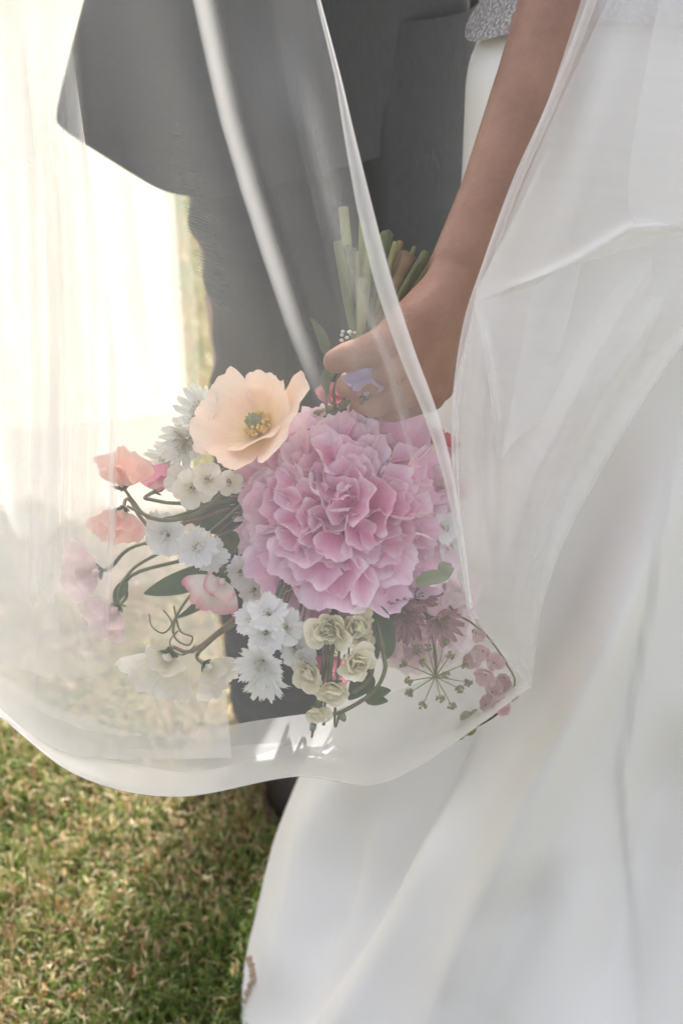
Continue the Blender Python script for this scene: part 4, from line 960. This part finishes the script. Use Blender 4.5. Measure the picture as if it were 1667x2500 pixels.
A_folds = [(A_STREAK, 32, .060, 5),
           ([(700, 60), (735, 300), (775, 480), (820, 640), (858, 760), (880, 900)], 44, .020, 3),
           ([(840, 640), (880, 760), (935, 900), (975, 1060), (1010, 1200), (1040, 1350)], 24, .014, 3),
           ([(20, -400), (45, 0), (75, 250), (105, 500), (115, 900), (90, 1400), (60, 1700)], 34, .050, 2),
           ([(110, -400), (140, 50), (165, 400), (195, 700), (215, 1000), (240, 1350)], 34, .030, 2.5),
           ([(-90, -300), (-40, 150), (30, 500), (70, 900), (60, 1400)], 50, .05, 2),
           ([(-160, 0), (-60, 500), (-20, 900), (-40, 1500)], 60, .06, 2),
           ([(230, 250), (285, 450), (320, 700), (350, 900), (420, 1090), (470, 1250)], 26, .016, 3)]
sheet('veil_panel', A_rows, A_folds, M_VEIL, 420, 380, .0025, 2)
# turned-under border of the front panel, behind the flowers
def low_band(inner, d0, d1, mat, seed):
    bot = [(-250, 1578), (-10, 1743), (190, 1893), (430, 1945), (720, 1896), (960, 1903), (1292, 1678)]
    mid = [tuple((np.array(a)+np.array(b))/2+np.array((0, 8))) for a, b in zip(bot, inner)]
    rows = [[(*p, d1) for p in inner], [(*p, (d0+d1)/2+.01) for p in mid], [(*p, d0) for p in bot]]
    sheet('turned_border', rows, [], mat, 200, 40, .003, seed)
low_band([(-250, 1470), (0, 1650), (200, 1752), (400, 1795), (610, 1762), (900, 1710), (1255, 1570)], 1.102, 1.20, M_VEILDENSE, 5)
low_band([(-250, 1500), (0, 1690), (200, 1810), (420, 1830), (660, 1815), (930, 1810), (1275, 1625)], 1.104, 1.17, M_VEIL, 6)
# thin net between the hem and the gown side
sheet('veil_panel', [[(640, -120, 1.03), (900, -120, 1.03), (1150, -120, 1.03), (1480, -120, 1.04)],
                     [(720, 300, 1.03), (880, 300, 1.03), (1080, 300, 1.03), (1330, 300, 1.04)],
                     [(800, 640, 1.04), (930, 640, 1.035), (1060, 640, 1.035), (1190, 640, 1.04)],
                     [(880, 980, 1.045), (950, 980, 1.045), (1040, 980, 1.045), (1110, 980, 1.045)],
                     [(1020, 1300, 1.06), (1060, 1300, 1.06), (1090, 1300, 1.06), (1120, 1300, 1.06)],
                     [(1120, 1470, 1.07), (1130, 1475, 1.07), (1140, 1480, 1.07), (1148, 1485, 1.07)]],
      [], M_VEILTHIN, 120, 120, .002, 7)
def hem(line, width, dep, name='hem', mat=M_HEM, off=0):
    L = catmull(np.array(line, float), 90); V = []
    W = np.interp(np.linspace(0, 1, 90), np.linspace(0, 1, len(width)), width); Dd = np.interp(np.linspace(0, 1, 90), np.linspace(0, 1, len(dep)), dep)
    for i in range(90):
        t = L[min(i+1, 89)]-L[max(i-1, 0)]; t /= np.linalg.norm(t); nr = np.array([t[1], -t[0]])
        for j, u in enumerate(np.linspace(-1, 0, 7)):
            q = L[i]-nr*u*W[i]*-1
            V.append(P(q[0], q[1], Dd[i]-.004*math.sin(math.pi*(u+1)))-veil.o.location)
    return veil.add(name, mesh_of(name, V, grid_faces(90, 7)), mat)
hem(HEM_LINE, [8, 9, 14, 26, 38, 42, 40, 34, 28, 20, 14, 10], [.983, .983, .988, .998, 1.018, 1.038])
# gown-side panel
BL = [(1455, -120), (1432, 0), (1335, 250), (1250, 440), (1178, 640), (1130, 790), (1104, 980), (1106, 1180), (1128, 1380), (1148, 1485)]
B_rows = [
 [(1455, -120, 1.06), (1530, -120, 1.05), (1620, -120, 1.04), (1740, -120, 1.03), (1900, -120, 1.03)],
 [(1335, 250, 1.05), (1410, 250, 1.04), (1520, 250, 1.03), (1680, 250, 1.02), (1900, 250, 1.02)],
 [(1178, 640, 1.04), (1280, 640, 1.03), (1430, 640, 1.02), (1640, 640, 1.01), (1900, 640, 1.0)],
 [(1104, 980, 1.04), (1200, 980, 1.03), (1330, 980, 1.02), (1480, 960, 1.01), (1680, 820, 1.0)],
 [(1115, 1280, 1.05), (1180, 1280, 1.04), (1260, 1270, 1.03), (1340, 1240, 1.03), (1440, 1200, 1.02)],
 [(1150, 1485, 1.05), (1190, 1500, 1.05), (1230, 1500, 1.05), (1280, 1480, 1.05), (1335, 1440, 1.04)],
 [(1285, 1670, 1.09), (1288, 1672, 1.09), (1290, 1675, 1.09), (1293, 1678, 1.09), (1296, 1680, 1.09)]]
B_folds = [([(1240, 600), (1195, 850), (1180, 1100), (1185, 1300), (1195, 1480)], 26, .018, 1.5),
           ([(1760, 500), (1600, 760), (1450, 980), (1320, 1250), (1260, 1480), (1280, 1640)], 30, .020, 2), ([(1800, 640), (1620, 900), (1500, 1080), (1380, 1290), (1310, 1520), (1290, 1660)], 22, .014, 2),
           ([(1700, 420), (1560, 680), (1440, 880), (1290, 1180), (1200, 1450)], 34, .020, 2), ([(1520, -150), (1480, 0), (1350, 330), (1230, 620), (1190, 720)], 26, .012, 2),
           ([(1640, -150), (1570, 50), (1480, 330), (1400, 560), (1300, 800)], 40, .018, 1.5)]
sheet('veil_panel', B_rows, B_folds, M_VEILDENSE, 420, 330, .0015, 9, .7)
hem(BL, [-24, -24, -24, -24, -24, -22, -18, -14, -10, -6], [1.052, 1.042, 1.032, 1.03, 1.033, 1.045], mat=M_VEILDENSE)
# loose laps folded over the gown-side panel
def lap(rows, seed, mat=M_VEILDENSE, folds=()): sheet('veil_lap', rows, list(folds), mat, 90, 70, .002, seed, 1.6)
lap([[(1510, -60, 1.0), (1640, -80, .995), (1800, -90, .99)], [(1330, 330, 1.01), (1560, 260, 1.0), (1800, 200, .99)], [(1215, 600, 1.015), (1470, 500, 1.0), (1800, 440, .985)], [(1157, 738, 1.02), (1420, 640, 1.0), (1800, 545, .98)]], 11,
    folds=[([(1160, 725), (1300, 690), (1420, 630), (1540, 558), (1800, 538)], 16, .010)])
lap([[(1156, 738, 1.018), (1290, 702, 1.01), (1420, 642, 1.0)], [(1180, 860, 1.02), (1270, 850, 1.01), (1370, 840, 1.0)], [(1200, 1000, 1.02), (1250, 1000, 1.015), (1310, 990, 1.01)], [(1212, 1112, 1.02), (1222, 1118, 1.02), (1232, 1112, 1.02)]], 12,
    folds=[([(1162, 740), (1190, 880), (1210, 1020), (1220, 1110)], 14, .008)])
lap([[(1640, -160, .99), (1720, -160, .985), (1850, -160, .98)], [(1560, 250, .985), (1660, 240, .98), (1850, 230, .98)], [(1532, 470, .985), (1640, 470, .98), (1850, 480, .975)], [(1556, 562, .985), (1660, 555, .98), (1850, 560, .975)]], 13)
lap([[(1300, 700, 1.005), (1530, 572, 1.0), (1850, 550, .99)], [(1272, 850, 1.01), (1480, 760, 1.0), (1850, 610, .99)], [(1245, 1000, 1.012), (1400, 900, 1.0), (1850, 660, .99)], [(1222, 1122, 1.015), (1330, 1020, 1.005), (1850, 700, .995)]], 14)
lap([[(1560, 560, 1.0), (1680, 560, .995), (1850, 560, .99)], [(1430, 860, 1.01), (1560, 800, 1.0), (1850, 640, .99)], [(1330, 1130, 1.015), (1440, 1060, 1.01), (1700, 800, 1.0)], [(1250, 1420, 1.03), (1300, 1400, 1.025), (1370, 1300, 1.02)], [(1272, 1620, 1.06), (1280, 1630, 1.06), (1292, 1640, 1.06)]], 15, M_VEIL)
# the veil's return behind the man and beside him
def back_sheet(name, x0, x1, y, ztop, zbot, seed, mat, bow=.06, n=180, k=9, amp=.03):
    V = []; nv = 60; r = random.Random(seed); ph = [r.uniform(0, 6) for _ in range(4)]
    for i in range(nv):
        t = i/(nv-1)
        for j in range(n):
            u = j/(n-1); x = x0+(x1-x0)*u
            zb = zbot+.07*math.sin(u*5+ph[3])
            z = ztop+(zb-ztop)*t
            yy = y+bow*math.sin(u*3.1)+amp*(math.sin(u*k*6.28/2+ph[0]+t*1.2)+.6*math.sin(u*k*6.28*.83+ph[1]-t))*(.5+.5*t)
            V.append(Vector((x+.25*amp*math.sin(u*k*5+ph[2]+t), yy, z))-veil.o.location)
    veil.add(name, mesh_of(name, V, grid_faces(nv, n)), mat)
back_sheet('veil_train', -1.15, -.24, 1.92, 1.6, .06, 1, M_VEILLIGHT, .05, 260, 7, .035)
back_sheet('veil_train', -1.20, -.26, 2.00, 1.6, .03, 2, M_VEILLIGHT, -.05, 260, 6, .04)
sheet('veil_lap', [[(-300, -120, 1.13), (-100, -120, 1.11), (60, -120, 1.10), (140, -120, 1.10)], [(-300, 500, 1.13), (-60, 500, 1.12), (120, 500, 1.11), (230, 500, 1.11)],
                   [(-300, 1000, 1.13), (-40, 1000, 1.13), (150, 1000, 1.12), (290, 1000, 1.12)], [(-300, 1400, 1.13), (-40, 1500, 1.13), (140, 1560, 1.12), (270, 1500, 1.12)], [(-300, 1460, 1.13), (-40, 1600, 1.13), (160, 1660, 1.12), (265, 1640, 1.12)]],
      [([(20, -400), (60, 500), (70, 1000), (60, 1750)], 34, .07, 2.5), ([(150, -300), (200, 500), (215, 1000), (205, 1700)], 26, .045, 2.5), ([(90, -300), (130, 500), (150, 1000), (140, 1700)], 16, .03, 2), ([(-60, -300), (-20, 1600)], 40, .06, 2), ([(215, 300), (262, 800), (262, 1300), (240, 1700)], 16, .03, 2)], M_VEIL, 160, 120, .005, 21)
sheet('veil_lap', [[(-300, 60, 1.90), (-60, 60, 1.88), (180, 60, 1.86), (390, 60, 1.84)], [(-300, 400, 1.94), (-20, 400, 1.92), (230, 400, 1.90), (440, 420, 1.88)],
                   [(-300, 700, 1.98), (0, 700, 1.96), (250, 700, 1.94), (474, 690, 1.92)], [(-300, 930, 2.0), (0, 940, 1.98), (250, 960, 1.96), (486, 940, 1.94)],
                   [(-300, 1250, 2.02), (0, 1280, 2.0), (240, 1290, 1.99), (462, 1230, 1.97)], [(-300, 1420, 2.02), (0, 1440, 2.01), (230, 1450, 2.0), (455, 1400, 1.99)]],
      [([(260, 250), (300, 600), (330, 980)], 26, .03, 3), ([(395, 300), (425, 600), (440, 960)], 16, .02, 3), ([(100, 250), (150, 600), (160, 980)], 30, .04, 3)], M_VEILLIGHT, 160, 140, .004, 31)
sheet('veil_lap', [[(-300, 1010, 1.34), (0, 1040, 1.33), (240, 1030, 1.32), (474, 1000, 1.31)], [(-300, 1250, 1.28), (0, 1280, 1.27), (240, 1280, 1.27), (478, 1260, 1.27)],
                   [(-300, 1450, 1.22), (0, 1500, 1.22), (230, 1530, 1.22), (532, 1500, 1.26)], [(-300, 1575, 1.15), (0, 1742, 1.14), (200, 1845, 1.14), (566, 1850, 1.17)]],
      [([(120, 1040), (140, 1300), (170, 1600)], 40, .02, 2), ([(330, 1040), (350, 1300), (330, 1600)], 40, .016, 2)], M_VEILDENSE, 220, 110, .004, 41)
sheet('veil_lap', [[(-300, 1180, 1.30), (0, 1230, 1.29), (200, 1280, 1.28), (360, 1240, 1.27), (474, 1200, 1.26)], [(-300, 1380, 1.24), (0, 1430, 1.24), (220, 1450, 1.235), (370, 1430, 1.23), (512, 1400, 1.27)],
                   [(-300, 1540, 1.17), (0, 1690, 1.165), (210, 1780, 1.16), (400, 1800, 1.165), (556, 1800, 1.19)]], [([(100, 1250), (150, 1450), (230, 1760)], 30, .02, 2)], M_VEIL, 150, 80, .006, 47)
print('objects', len(bpy.data.objects))
